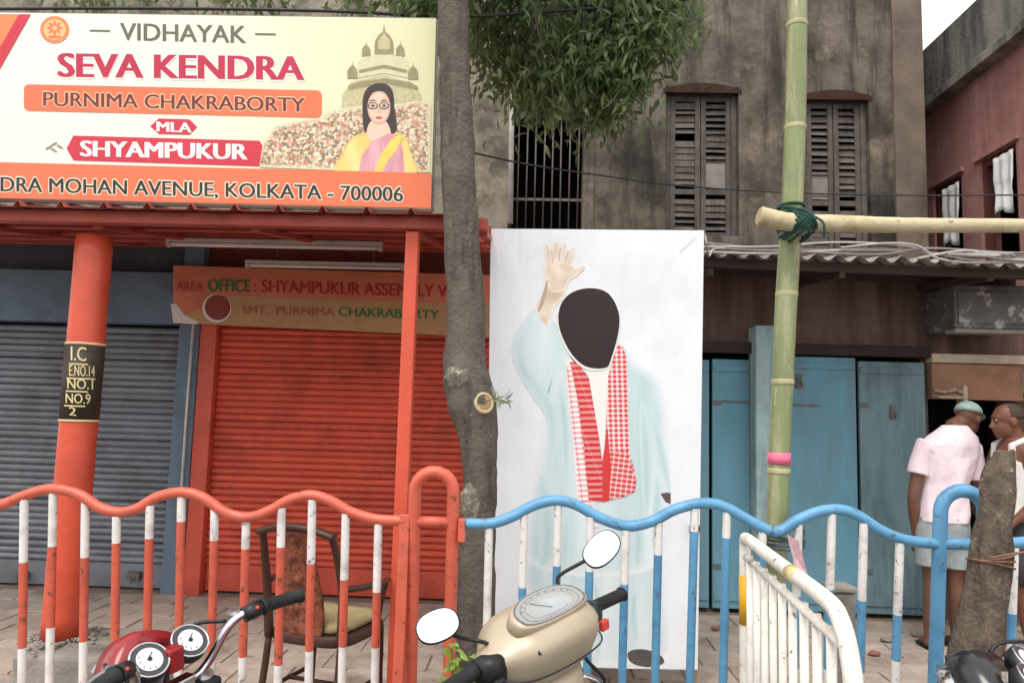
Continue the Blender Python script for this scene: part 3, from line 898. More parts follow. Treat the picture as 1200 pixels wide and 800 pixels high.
# slim steel post of the awning
pt = P(483, 285, 3.86); 
tp = P(466, 780, 3.30)
xpo = P(475, 500, 3.84).x
MB().box(xpo - 0.034, xpo + 0.034, 3.80, 3.868, PAVE, awz(3.84) - 0.09).build('steel_post', M('bright_red_post', (216, 90, 64), 0.45, var=0.08, scale=5, dirt=(190, 70, 50), dscale=6), awn, bevel=0.004)
MB().box(xpo - 0.08, xpo + 0.08, 3.76, 3.92, PAVE, PAVE + 0.012).build('base_plate', m_redsteel, awn)

# fluorescent tubes under the awning
m_tube = M('milky_tube', (232, 230, 226), 0.35, var=0.04)
for (ua, va, ub, vb, yy, lab) in ((196, 281, 448, 288, YA + 1.0, 'long unlit white tube light under the awning, the nearer of two'), (288, 308, 474, 314, YA + 2.0, 'unlit white tube light just above the painted board, the farther of two')):
    a, b = P(ua, va, yy + .02), P(ub, vb, yy + .02)
    zz = min((a.z + b.z) / 2, awz(yy) - 0.10)
    t = thing('tube_light', lab, 'tube light', ((a.x + b.x) / 2, yy + .02, zz))
    MB().box(a.x, b.x, yy + .0, yy + .045, zz + 0.006, zz + 0.029).build('batten', m_whitepipe, t, bevel=0.003)
    MB().tube([(a.x + .03, yy + .02, zz - .012), (b.x - .03, yy + .02, zz - .012)], 0.014, 12).build('glass_tube', m_tube, t)
    for e_ in (a.x + .25, b.x - .25):
        MB().box(e_ - .004, e_ + .004, yy + .018, yy + .026, zz + .02, awz(yy) - .062).build('hanger', m_rust, t)
    for e_ in (a.x + .012, b.x - .012):
        MB().box(e_ - .012, e_ + .012, yy + .004, yy + .036, zz - .03, zz + .004).build('end_cap', m_whitepipe, t)

# round orange pillar carrying the awning, on its concrete footing
YP = 3.95
pxm = P(92, 500, YP).x
prd = rad(41, YP)
pil = thing('orange_pillar', 'fat round orange-red pillar with stencilled black band holding up the awning', 'pillar', (pxm, YP, PAVE))
zb_ = P(72, 742, YP).z
ring = []
pts = [(pxm, YP, zb_ - 0.02 + k * (awz(YP) - 0.12 - zb_) / 20) for k in range(21)]
MB().tube(pts, [prd * (1 + 0.012 * noise.noise((k * .7, 3, 1))) for k in range(21)], 32).build('shaft', m_orange, pil)
zt0, zt1 = P(92, 493, YP - prd).z, P(98, 402, YP - prd).z
MB().tube([(pxm, YP, zt0), (pxm, YP, zt1)], prd + 0.004, 32).build('painted_band', M('black_band_paint', (52, 46, 38), 0.6, var=0.2, scale=10, dirt=(84, 72, 50), dscale=9), pil)
for zz in (zt0, zt1):
    MB().tube([(pxm, YP, zz - .006), (pxm, YP, zz + .006)], prd + 0.0052, 32).build('painted_line', M('gold_line', (214, 190, 140), 0.6), pil)
m_gold = M('gold_letter_paint', (222, 204, 150), 0.6, var=0.12, scale=30)
cu0, cu1 = 92.0, 0
def on_pillar(u, v):                 # wrap the pixel round the shaft
    d = ray(u, v)
    # intersect with the cylinder
    ox, oy = CAM.x - pxm, CAM.y - YP
    r_ = prd + 0.0062
    A = d.x * d.x + d.y * d.y; Bq = 2 * (ox * d.x + oy * d.y); Cq = ox * ox + oy * oy - r_ * r_
    disc_ = max(Bq * Bq - 4 * A * Cq, 0.0)
    return CAM + d * ((-Bq - math.sqrt(disc_)) / (2 * A))
for s, ua, ub, vv_, cap in (('I.C', 83, 101, 422, 17), ('E.NO.14', 81, 111, 440, 13), ('NO.1', 79, 109, 455, 12), ('NO.9', 77, 106, 472, 12), ('2', 81, 89, 486, 10)):
    text_px('lettering', s, ua, vv_, ub, vv_ + 1, cap, 0, m_gold, pil, 0.012, fn=on_pillar)
for (ua, ub, va) in ((81, 103, 426), (78, 112, 443), (77, 103, 458), (75, 100, 475)):
    n_ = 10
    a_ = [on_pillar(ua + (ub - ua) * k / n_, va - .8 + k * .1) for k in range(n_ + 1)]
    b_ = [on_pillar(ua + (ub - ua) * k / n_, va + .8 + k * .1) for k in range(n_ + 1)]
    MB().add(a_ + b_, [(n_ + 1 + k, n_ + 2 + k, k + 1, k) for k in range(n_)]).build('painted_line', m_gold, pil)
fb = thing('concrete_footing', 'rough grey concrete footing block under the orange pillar', 'footing', (pxm, YP, PAVE))
mb = MB()
fx0, fx1 = P(16, 760, YP - .25).x, P(118, 760, YP - .25).x
mb.box(fx0, fx1, YP - 0.26, YP + 0.26, PAVE - .02, zb_ - 0.03)
mb.build('block', m_conc, fb, bevel=0.02)
mb = MB()
for i in range(170):
    a = random.uniform(0, 6.28); r_ = prd + abs(random.gauss(0, 0.05))
    mb.ball((pxm + r_ * math.cos(a), YP + r_ * math.sin(a), zb_ - 0.025 + random.uniform(0, .014)), (random.uniform(.005, .02), random.uniform(.005, .02), random.uniform(.004, .012)), 0, 6, 4)
tag(mb.build('mortar_crumbs', m_conc, fb), kind='stuff')

def fold_mat(name, a, b, sx=9.0, sz=1.1):
    m = bpy.data.materials.new(name)
    m.use_nodes = True
    N, L = m.node_tree.nodes, m.node_tree.links
    g = N.new('ShaderNodeNewGeometry'); mp = N.new('ShaderNodeMapping')
    mp.inputs['Scale'].default_value = (sx, 1, sz); mp.inputs['Rotation'].default_value = (0, 0.12, 0)
    L.new(g.outputs['Position'], mp.inputs[0])
    n_ = N.new('ShaderNodeTexNoise'); n_.inputs['Scale'].default_value = 1.0; n_.inputs['Detail'].default_value = 4
    L.new(mp.outputs[0], n_.inputs['Vector'])
    r_ = N.new('ShaderNodeMapRange'); r_.inputs['From Min'].default_value = 0.35; r_.inputs['From Max'].default_value = 0.68
    L.new(n_.outputs['Fac'], r_.inputs['Value'])
    mx = N.new('ShaderNodeMix'); mx.data_type = 'RGBA'
    mx.inputs['A'].default_value = lin(a); mx.inputs['B'].default_value = lin(b)
    L.new(r_.outputs[0], mx.inputs['Factor']); L.new(mx.outputs['Result'], N['Principled BSDF'].inputs['Base Color'])
    N['Principled BSDF'].inputs['Roughness'].default_value = 0.45
    return m
def soft_fold(name, a, b, edge, sx=6.0, sz=1.0):
    """printed cloth: folds between a and b, blending to the colour around it at the outline (attribute soft)"""
    m = fold_mat(name, a, b, sx, sz)
    N, L = m.node_tree.nodes, m.node_tree.links
    bs = N['Principled BSDF']
    src = bs.inputs['Base Color'].links[0].from_socket
    at = N.new('ShaderNodeAttribute'); at.attribute_name = 'soft'
    mx = N.new('ShaderNodeMix'); mx.data_type = 'RGBA'
    mx.inputs['A'].default_value = lin(edge)
    L.new(src, mx.inputs['B']); L.new(at.outputs['Fac'], mx.inputs['Factor'])
    L.new(mx.outputs['Result'], bs.inputs['Base Color'])
    return m
def soft_shape(pts, Y, inset, sm):
    pp = [Vector((a, b, 0)) for a, b in pts]
    if sm:
        pp = spline(pp, sm, True)
    n = len(pp)
    area = sum(pp[i].x * pp[(i + 1) % n].y - pp[(i + 1) % n].x * pp[i].y for i in range(n))
    if area > 0:
        pp.reverse()
    def inward(d):
        out = []
        for i in range(n):
            t = (pp[(i + 1) % n] - pp[i - 1])
            if t.length < 1e-6:
                out.append(pp[i]); continue
            t.normalize()
            out.append(pp[i] + Vector((t.y, -t.x, 0)) * d)
        return out
    r0, r1 = pp, inward(inset)
    mb = MB()
    mb.add([P(p.x, p.y, Y) for p in r0] + [P(p.x, p.y, Y - .00012) for p in r1], [(i, (i + 1) % n, n + (i + 1) % n, n + i) for i in range(n)] + [tuple(range(n, 2 * n))])
    mb.soft = [0.0] * n + [1.0] * n
    return mb
def soft_strip(spine, w, Y):
    sp_ = spline([Vector((a, b, 0)) for a, b in spine], 6)
    n = len(sp_)
    cols = [[], [], []]
    for i, p in enumerate(sp_):
        t = (sp_[min(i + 1, n - 1)] - sp_[max(i - 1, 0)]).normalized()
        k = w * max(0.06, math.sin(math.pi * (i + .3) / (n - .4)) ** .7)
        nv = Vector((t.y, -t.x, 0)) * k
        cols[0].append(p + nv); cols[1].append(p); cols[2].append(p - nv)
    mb = MB()
    mb.add([P(p.x, p.y, Y) for c in cols for p in c], [(a * n + i, a * n + i + 1, (a + 1) * n + i + 1, (a + 1) * n + i) for a in (0, 1) for i in range(n - 1)])
    mb.soft = [0.0] * n + [math.sin(math.pi * i / (n - 1)) ** .6 for i in range(n)] + [0.0] * n
    return mb
def build_soft(mb, nm, m, parent):
    o = mb.build(nm, m, parent)
    at = o.data.attributes.new('soft', 'FLOAT', 'POINT')
    at.data.foreach_set('value', mb.soft)
    return o
# =================================================================== signboard on the awning
YSG = YA - 0.02
m_orange_pr = M('orange_print', (230, 118, 80), 0.45, var=0.05, scale=3)
m_orange_lt = M('light_orange_print', (246, 136, 84), 0.45, var=0.04)
m_crim = M('crimson_print', (206, 52, 70), 0.45, var=0.05)
m_magen = M('magenta_red_print', (190, 40, 70), 0.45, var=0.05)
m_olive = M('dark_olive_print', (92, 88, 56), 0.45, var=0.05)
m_maroon = M('maroon_print', (120, 44, 44), 0.45, var=0.05)
m_whitep = M('white_print', (236, 233, 228), 0.45, var=0.02)
m_darkp = M('dark_brown_print', (54, 46, 36), 0.45, var=0.05)
def gradient_mat(name, stops, axis, a, b, rough=0.45):
    m = bpy.data.materials.new(name)
    m.use_nodes = True
    N, L = m.node_tree.nodes, m.node_tree.links
    bs = N['Principled BSDF']
    bs.inputs['Roughness'].default_value = rough
    g = N.new('ShaderNodeNewGeometry')
    sp = N.new('ShaderNodeSeparateXYZ')
    L.new(g.outputs['Position'], sp.inputs[0])
    mr = N.new('ShaderNodeMapRange')
    mr.inputs['From Min'].default_value = a
    mr.inputs['From Max'].default_value = b
    L.new(sp.outputs[axis], mr.inputs['Value'])
    rp = N.new('ShaderNodeValToRGB')
    L.new(mr.outputs[0], rp.inputs[0])
    el = rp.color_ramp.elements
    while len(el) < len(stops):
        el.new(0.5)
    for k, (p_, c) in enumerate(stops):
        el[k].position = p_
        el[k].color = lin(c)
    L.new(rp.outputs[0], bs.inputs['Base Color'])
    return m
sign = thing('billboard', 'long cream and orange printed signboard standing on the red awning', 'billboard', tuple(P(250, 240, YSG)))
SL = -300
def sgy(u, left, right):           # height of a sloping line of the sign at pixel column u
    return left + (right - left) * u / 510.0
tl, tr, br, bl = P(SL, sgy(SL, 15, 22), YSG), P(511, 22, YSG), P(505, 246, YSG), P(SL, sgy(SL, 233, 246), YSG)
back = Vector((0, 0.05, 0))
MB().hexa([bl, br, br + back, bl + back, tl, tr, tr + back, tl + back]).build('printed_panel', gradient_mat('cream_print', [(0, (232, 230, 220)), (0.35, (234, 232, 218)), (0.7, (232, 226, 192)), (1.0, (222, 218, 172))], 'X', P(0, 100, YSG).x, P(505, 100, YSG).x), sign)
for a, b in ((tl, tr), (tr, br), (bl, br)):
    MB().bar(a + Vector((0, .02, 0)), b + Vector((0, .02, 0)), 0.02 if a.z != b.z else .02, 0.075 if False else 0.02).build('frame_bar', M('grey_sign_frame', (120, 116, 110), 0.5, metal=0.4, var=0.15), sign)
L1 = YSG - 0.002
pr = lambda nm, pts, m, lay=0, sm=0: shape(pts, L1 - 0.0006 * lay, sm).build(nm, m, sign)
pr('print', [(SL + 3, 190 + (SL) * 0.025), (506, 203), (505, 244), (SL + 3, 225)], m_orange_pr, 13)
pr('print', [(-160, 17), (24, 17), (-18, 84), (-160, 84)], m_orange_lt, 0)
pr('print', [(22, 17), (36, 17), (-2, 84), (-16, 84)], m_crim, 1)
pr('emblem', ellipse_pts(64, 35, 17, 16), m_orange_lt, 0)
pr('emblem', ellipse_pts(64, 35, 13, 12), M('pale_orange_print', (250, 190, 130), 0.45, var=0.03), 1)
for k in range(8):
    a = k * math.pi / 4
    pr('emblem', ellipse_pts(64 + 6 * math.cos(a), 33 + 5.5 * math.sin(a), 3.4, 1.6, 10, a), m_orange_pr, 2)
pr('emblem', [(56, 42), (72, 42), (70, 45), (58, 45)], m_orange_pr, 2)
def tsign(s_, ua, va, ub, vb, cap, m, lay, bold=0.0, grow=0.0, nm='lettering'):
    return text_px(nm, s_, ua, va, ub, vb, cap, L1 - 0.0006 * lay, m, sign, bold, grow)
tsign('VIDHAYAK', 141, 47, 288, 50.5, 21, M('grey_green_print', (104, 104, 84), 0.45), 0, 0.018)
pr('print', [(105, 35), (129, 35.5), (129, 37.5), (105, 37)], MATS['grey_green_print'], 0)
pr('print', [(299, 39), (323, 39.5), (323, 41.5), (299, 41)], MATS['grey_green_print'], 0)
tsign('SEVA KENDRA', 69, 90, 355, 94, 29, m_magen, 1, 0.042)
tsign('SEVA KENDRA', 69, 90, 355, 94, 29, m_whitep, 0, 0.042, 0.022)
def pill(u0, u1, ta, tb, ba, bb, rr=6, n=5):
    pts = []
    for (cx, cy, a0) in ((u0 + rr, ta + rr, 180), (u1 - rr, tb + rr, 270), (u1 - rr, bb - rr, 0), (u0 + rr, ba - rr, 90)):
        for k in range(n + 1):
            a = R(a0 + 90 * k / n)
            pts.append((cx + rr * math.cos(a), cy + rr * math.sin(a)))
    return pts
pr('print', pill(28, 377, 99, 106, 130, 138), m_orange_pr, 0)
tsign('PURNIMA CHAKRABORTY', 51, 124, 357, 131, 17, m_maroon, 2, 0.022)
tsign('PURNIMA CHAKRABORTY', 51, 124, 357, 131, 17, M('pale_peach_print', (252, 206, 160), 0.45), 1, 0.022, 0.03)
pr('print', [(176, 148), (186, 139), (222, 140), (231, 149), (222, 158), (186, 157)], m_crim, 0)
tsign('MLA', 184, 154, 224, 155.5, 12, m_whitep, 1, 0.04)
pr('print', [(78, 174), (86, 159), (304, 165), (313, 180), (304, 195), (86, 188)], m_crim, 0)
tsign('SHYAMPUKUR', 95, 183, 289, 187, 19, m_whitep, 1, 0.045)
for k, (a, b) in enumerate(((70, 172), (63, 169), (63, 176), (57, 173))):
    pr('ornament', ellipse_pts(a, b, 4.5, 1.4, 10, 0.5 * (-1) ** k), M('grey_ornament_print', (150, 140, 120), 0.45), 0)
tsign('DRA MOHAN AVENUE, KOLKATA - 700006', 1, 224, 472, 236, 17.5, m_darkp, 16, 0.022)
tsign('DRA MOHAN AVENUE, KOLKATA - 700006', 1, 224, 472, 236, 17.5, M('cream_outline_print', (240, 226, 200), 0.45), 15, 0.022, 0.04)
# crowd, temple and portrait of the print
m_crowd = bpy.data.materials.new('crowd_print')
m_crowd.use_nodes = True
N, L = m_crowd.node_tree.nodes, m_crowd.node_tree.links
g = N.new('ShaderNodeNewGeometry'); vo = N.new('ShaderNodeTexVoronoi'); vo.inputs['Scale'].default_value = 80
L.new(g.outputs['Position'], vo.inputs['Vector'])
rp = N.new('ShaderNodeValToRGB')
sp = N.new('ShaderNodeSeparateColor')
L.new(vo.outputs['Color'], sp.inputs[0]); L.new(sp.outputs[0], rp.inputs[0])
el = rp.color_ramp.elements
for k, (p_, c) in enumerate(((0, (96, 76, 62)), (0.2, (196, 150, 110)), (0.4, (226, 206, 176)), (0.55, (178, 92, 70)), (0.75, (206, 190, 170)), (0.9, (240, 226, 200)))):
    if k > 1: el.new(p_)
    el[k if k < 2 else k].position = p_ if k != 1 else 0.2
el = rp.color_ramp.elements
for k, (p_, c) in enumerate(((0, (96, 76, 62)), (0.2, (196, 150, 110)), (0.4, (226, 206, 176)), (0.55, (178, 92, 70)), (0.75, (206, 190, 170)), (0.9, (240, 226, 200)))):
    el[k].position = p_; el[k].color = lin(c)
rp.color_ramp.interpolation = 'CONSTANT'
bs = N['Principled BSDF']; bs.inputs['Roughness'].default_value = 0.45
v2 = N.new('ShaderNodeTexNoise'); v2.inputs['Scale'].default_value = 14; v2.inputs['Detail'].default_value = 5
L.new(g.outputs['Position'], v2.inputs['Vector'])
mz = N.new('ShaderNodeMix'); mz.data_type = 'RGBA'; mz.blend_type = 'OVERLAY'; mz.inputs['Factor'].default_value = 0.7
L.new(rp.outputs[0], mz.inputs['A']); L.new(v2.outputs['Fac'], mz.inputs['B'])
at = N.new('ShaderNodeAttribute'); at.attribute_name = 'soft'
mf = N.new('ShaderNodeMix'); mf.data_type = 'RGBA'; mf.inputs['A'].default_value = lin((226, 218, 180))
fm = N.new('ShaderNodeMath'); fm.operation = 'MULTIPLY'; fm.inputs[1].default_value = 0.8
L.new(at.outputs['Fac'], fm.inputs[0]); L.new(fm.outputs[0], mf.inputs['Factor'])
L.new(mz.outputs['Result'], mf.inputs['B']); L.new(mf.outputs['Result'], bs.inputs['Base Color'])
def prs(nm, pts, m, lay, sm, inset): return build_soft(soft_shape(pts, L1 - 0.0006 * lay, inset, sm), nm, m, sign)
tm1 = M('temple_print', (196, 188, 144), 0.45, var=0.2, scale=40)
tm2 = M('temple_shade_print', (152, 142, 104), 0.45, var=0.22, scale=50)
tm3 = M('temple_light_print', (214, 208, 168), 0.45, var=0.12, scale=40)
def dome(cx, base, w, h, m, lay):
    pr('temple', [(cx - w, base), (cx - w, base - h * .25), (cx - w * .95, base - h * .5), (cx - w * .55, base - h * .72), (cx - w * .12, base - h * .84), (cx, base - h * 1.12), (cx + w * .12, base - h * .84), (cx + w * .55, base - h * .72), (cx + w * .95, base - h * .5), (cx + w, base - h * .25), (cx + w, base)], m, lay)
pr('temple', [(400, 140), (401, 112), (412, 96), (450, 88), (484, 98), (494, 112), (494, 140)], tm1, 0)
pr('temple', [(408, 100), (420, 96), (450, 92), (480, 96), (490, 102), (490, 106), (450, 98), (408, 106)], tm2, 1)
pr('temple', [(418, 92), (420, 72), (428, 66), (450, 62), (470, 66), (478, 72), (480, 92), (450, 86)], tm3, 1)
pr('temple', [(421, 82), (450, 76), (477, 82), (477, 86), (450, 80), (421, 86)], tm2, 2)
dome(450, 64, 11, 32, tm2, 2); dome(450, 58, 7, 20, tm1, 3)
for cx, b_, w_, h_ in ((429, 66, 5, 16), (469, 66, 5, 16), (413, 92, 6, 18), (484, 93, 6, 18)):
    dome(cx, b_, w_, h_, tm2, 2)
prs('crowd', [(304, 196), (308, 168), (322, 148), (345, 142), (378, 138), (384, 130), (410, 126), (440, 122), (470, 122), (488, 118), (505, 122), (504, 202), (400, 200)], m_crowd, 4, 0, 6)
skin_p = M('skin_print', (236, 200, 178), 0.45, var=0.04)
hair_p = M('hair_print', (62, 48, 46), 0.45, var=0.1)
sari_y = M('yellow_print', (244, 208, 96), 0.45, var=0.08, scale=12)
sari_l = M('pale_yellow_print', (248, 226, 150), 0.45, var=0.08, scale=12)
sari_p = M('pink_print', (226, 166, 176), 0.45, var=0.08, scale=12)
prs('portrait', [(396, 206), (402, 178), (412, 162), (428, 155), (446, 152), (464, 154), (476, 162), (482, 180), (484, 206)], soft_fold('blouse_print', (226, 190, 96), (246, 226, 150), (214, 186, 110), 14, 3), 5, 4, 3)
pr('portrait', [(426, 150), (425, 118), (430, 104), (441, 98), (453, 99), (460, 107), (462, 124), (465, 152), (455, 158), (434, 158)], hair_p, 6, 4)
pr('portrait', [(435, 142), (452, 142), (458, 160), (446, 172), (430, 160)], skin_p, 7, 4)
prs('portrait', ellipse_pts(444, 126, 13.5, 20), soft_fold('face_print', (232, 192, 168), (242, 212, 192), (206, 160, 138), 10, 10), 8, 0, 4)
for cx in (437, 450):
    pr('eyebrow', [(cx - 5, 119), (cx, 116.6), (cx + 5, 118.6), (cx, 118)], hair_p, 11)
pr('portrait', [(429, 118), (431, 106), (444, 100), (457, 107), (459, 118), (452, 109), (443, 107), (435, 110)], hair_p, 9, 3)
for cx in (437, 450):
    pr('spectacles', ellipse_pts(cx, 124, 6, 4.2, 16), M('spectacle_print', (70, 58, 56), 0.4), 10)
    pr('spectacles', ellipse_pts(cx, 124, 4.8, 3.2, 16), M('lens_print', (216, 190, 178), 0.4), 11)
    pr('eye', ellipse_pts(cx, 124, 2.0, 1.4, 10), hair_p, 12)
pr('mouth', ellipse_pts(444, 138, 4.2, 1.5, 12), M('lip_print', (196, 92, 96), 0.4), 10)
pr('nose', [(443, 127), (445, 127), (446.5, 132), (441.5, 132)], M('nose_print', (222, 180, 158), 0.45), 9)
prs('portrait', [(420, 203), (424, 182), (436, 166), (448, 160), (456, 156), (466, 158), (472, 175), (474, 206)], soft_fold('sari_print', (206, 138, 150), (236, 184, 188), (214, 156, 160), 16, 3), 8.4, 0, 2.5)
pr('portrait', [(438, 203), (446, 182), (458, 164), (468, 158), (472, 162), (464, 176), (452, 192), (447, 203)], sari_y, 9)

# =================================================================== standing flex banner
ban = thing('standing_banner', 'tall white banner with printed waving figure, face blacked out by a dark oval', 'banner', tuple(P(697, 778, YB)))
def banner_mat():
    m = M('flex_sheet', (232, 234, 238), 0.42, var=0.02, scale=2, dirt=(206, 208, 212), amt=0.5, dscale=1.2, lo=0.5, hi=0.75)
    N, L = m.node_tree.nodes, m.node_tree.links
    g = N.new('ShaderNodeNewGeometry'); mp = N.new('ShaderNodeMapping')
    mp.inputs['Scale'].default_value = (3.0, 1, 0.8)
    mp.inputs['Rotation'].default_value = (0, 0.3, 0)
    L.new(g.outputs['Position'], mp.inputs[0])
    n_ = N.new('ShaderNodeTexNoise'); n_.inputs['Scale'].default_value = 1.3; n_.inputs['Detail'].default_value = 3
    L.new(mp.outputs[0], n_.inputs['Vector'])
    b = N.new('ShaderNodeBump'); b.inputs['Strength'].default_value = 0.7; b.inputs['Distance'].default_value = 0.06
    L.new(n_.outputs['Fac'], b.inputs['Height']); L.new(b.outputs[0], N['Principled BSDF'].inputs['Normal'])
    return m
tl, tr, br, bl = P(575, 268, YB), P(825, 270, YB), P(811, 784, YB), P(584, 780, YB)
tl.x = (tl.x + bl.x) / 2 - 0.01; bl.x = tl.x; tr.x = (tr.x + br.x) / 2; br.x = tr.x
tl, tr = P(575, 268, YB), P(825, 270, YB)
bl.z = max(bl.z, PAVE + .03); br.z = max(br.z, PAVE + .03)
bk = Vector((0, .006, 0))
MB().hexa([bl, br, br + bk, bl + bk, tl, tr, tr + bk, tl + bk]).build('flex_sheet', banner_mat(), ban)
m_batten = M('raw_timber', (150, 118, 84), 0.85, var=0.2, scale=10)
for a, b in ((tl, bl), (tr, br)):
    q = Vector((0, .024, 0)); s_ = Vector((0.022 if a is tl else -0.022, 0, 0))
    bb = Vector(b + q + s_); bb.z = PAVE
    MB().bar(a + q + s_ - Vector((0, 0, .003)), bb, 0.035, 0.034, up=(0, 1, 0)).build('timber_leg', m_batten, ban)
for t in (0.012, 0.5, 0.985):
    a = tl.lerp(bl, t) + Vector((.05, .024, 0)); b = tr.lerp(br, t) + Vector((-.05, .024, 0))
    MB().bar(a, b, 0.03, 0.035, up=(0, 0, 1)).build('timber_rail', m_batten, ban)
L2 = YB - 0.0015
SHEET = (229, 231, 235)
KUR = (205, 221, 223)
m_kurta = soft_fold('pale_kurta_print', (186, 208, 210), (226, 236, 238), SHEET, 5, .7)
m_kurta2 = soft_fold('kurta_shade_print', (170, 198, 200), (192, 214, 216), KUR, 8, 1.2)
m_trous = soft_fold('pale_trouser_print', (192, 208, 212), (220, 230, 233), SHEET, 8, 0.8)
m_pskin = soft_fold('pale_skin_print', (206, 180, 156), (236, 220, 202), (240, 232, 222), 9, 9)
m_oval = M('blackout_oval', (40, 24, 26), 0.5, var=0.25, scale=4)
def ps(nm, pts, m, lay, sm, inset): return build_soft(soft_shape(pts, L2 - 0.0005 * lay, inset, sm), nm, m, ban)
def pb(nm, pts, m, lay=0, sm=0): return shape(pts, L2 - 0.0005 * lay, sm).build(nm, m, ban)
# trousers, long shirt, raised arm, hanging arm, hand
ps('printed_figure', [(620, 655), (700, 650), (770, 655), (778, 700), (772, 772), (640, 774), (622, 710)], m_trous, 0, 4, 9)
pb('printed_shoe', [(736, 764), (752, 760), (772, 766), (778, 776), (760, 781), (740, 776)], M('dark_shoe_print', (84, 80, 78), 0.5, var=0.2, scale=20), 2, 4)
ps('printed_figure', [(652, 412), (664, 404), (700, 425), (730, 404), (745, 424), (772, 445), (783, 500), (784, 580), (778, 640), (760, 668), (700, 676), (640, 668), (616, 650), (618, 610), (628, 560), (636, 500), (640, 462)], m_kurta, 1, 4, 12)
ps('printed_figure', [(627, 362), (648, 376), (664, 392), (668, 420), (656, 452), (640, 480), (622, 462), (604, 430), (600, 404), (610, 382)], soft_fold('kurta_sleeve_print', (186, 208, 210), (226, 236, 238), (214, 225, 228), 5, .7), 2, 4, 9)
for kf, (sp0, w0, ly) in enumerate((([(606, 404), (614, 434), (634, 462), (647, 492), (646, 545)], 8, 3), ([(763, 480), (771, 512), (778, 545), (785, 578)], 5, 3), ([(634, 556), (641, 600), (642, 640), (634, 664)], 11, 3),
                    ([(656, 450), (662, 500), (664, 562)], 5, 3.4), ([(752, 470), (757, 530), (758, 602)], 7, 3), ([(742, 600), (748, 632), (746, 664)], 6, 3.4), ([(664, 600), (662, 636), (660, 668)], 6, 3.4),
                    ([(770, 560), (770, 600), (766, 640)], 5, 3.4), ([(697, 682), (702, 720), (701, 768)], 5, 1.6), ([(650, 690), (654, 720), (652, 768)], 5, 1.6), ([(744, 690), (742, 720), (746, 752)], 5, 1.6))):
    build_soft(soft_strip(sp0, w0, L2 - 0.0005 * (ly + 0.045 * kf)), 'printed_fold', m_kurta2, ban)
ps('printed_arm', [(627, 364), (636, 340), (640, 326), (660, 332), (662, 346), (650, 360), (641, 382)], m_pskin, 3, 4, 4)
ps('printed_hand', [(640, 330), (639, 312), (644, 303), (656, 302), (668, 308), (676, 314), (682, 314), (678, 322), (668, 328), (660, 340), (648, 342)], m_pskin, 4, 4, 3)
for (a, b, c, d, w) in ((644, 308, 641, 289, 3.2), (651, 306, 652, 285, 3.4), (658, 306, 662, 287, 3.3), (666, 309, 671, 293, 3.0), (672, 320, 683, 313, 3.4)):
    dx, dy = c - a, d - b
    l_ = math.hypot(dx, dy); nx, ny = -dy / l_ * w, dx / l_ * w
    ps('printed_finger', [(a + nx, b + ny), (c + nx * .8, d + ny * .8), (c + dx / l_ * 2.6, d + dy / l_ * 2.6), (c - nx * .8, d - ny * .8), (a - nx, b - ny)], m_pskin, 5, 3, 1.2)
m_fsh = M('finger_shadow_print', (186, 166, 150), 0.5, var=0.05)
for (a, b, c, d) in ((647.5, 308, 646.5, 292), (655, 306, 657, 290), (662.5, 308, 666.5, 294)):
    pb('printed_line', [(a - .5, b), (c - .4, d), (c + .4, d), (a + .5, b)], m_fsh, 6)
pb('printed_fold', [(636, 345), (640, 330), (642, 330), (640, 346), (634, 362), (630, 364)], m_fsh, 5, 3)
pb('printed_hand', [(774, 578), (786, 576), (786, 590), (780, 588)], M('dark_hand_print', (90, 76, 70), 0.5), 3)
pb('printed_neck', [(683, 418), (716, 420), (718, 445), (712, 520), (708, 556), (704, 520), (694, 470)], m_whitep, 3)
# checked scarf
def check_mat(name, red, white, sc, ang, thr):
    m = bpy.data.materials.new(name)
    m.use_nodes = True
    N, L = m.node_tree.nodes, m.node_tree.links
    g = N.new('ShaderNodeNewGeometry'); mp = N.new('ShaderNodeMapping')
    mp.inputs['Rotation'].default_value = (0, ang, 0); mp.inputs['Scale'].default_value = sc
    L.new(g.outputs['Position'], mp.inputs[0])
    sp = N.new('ShaderNodeSeparateXYZ'); L.new(mp.outputs[0], sp.inputs[0])
    def stripe(ax, t):
        f = N.new('ShaderNodeMath'); f.operation = 'FRACT'; L.new(sp.outputs[ax], f.inputs[0])
        k_ = N.new('ShaderNodeMapRange'); k_.interpolation_type = 'SMOOTHSTEP'
        k_.inputs['From Min'].default_value = t - .12; k_.inputs['From Max'].default_value = t + .12
        L.new(f.outputs[0], k_.inputs['Value'])
        return k_
    s1, s2 = stripe('X', thr[0]), stripe('Z', thr[1])
    ml = N.new('ShaderNodeMath'); ml.operation = 'ADD'
    hf = N.new('ShaderNodeMath'); hf.operation = 'MULTIPLY'; hf.inputs[1].default_value = 0.5
    L.new(ml.outputs[0], hf.inputs[0])
    L.new(s1.outputs[0], ml.inputs[0]); L.new(s2.outputs[0], ml.inputs[1])
    mx = N.new('ShaderNodeMix'); mx.data_type = 'RGBA'
    mx.inputs['A'].default_value = lin(white); mx.inputs['B'].default_value = lin(red)
    L.new(hf.outputs[0], mx.inputs['Factor']); L.new(mx.outputs['Result'], N['Principled BSDF'].inputs['Base Color'])
    N['Principled BSDF'].inputs['Roughness'].default_value = 0.5
    return m
RED, WH = (208, 44, 52), (246, 236, 234)
mk1 = check_mat('check_print', RED, (246, 226, 224), (34, 1, 36), 0.04, (0.45, 0.45, 0))
mk2 = check_mat('stripe_print', (206, 36, 42), (240, 196, 190), (10, 1, 30), 0.14, (0.0, 0.45, 0))
mk3 = check_mat('fine_check_print', (206, 60, 66), WH, (26, 1, 34), 0.1, (0.85, 0.55, 0))
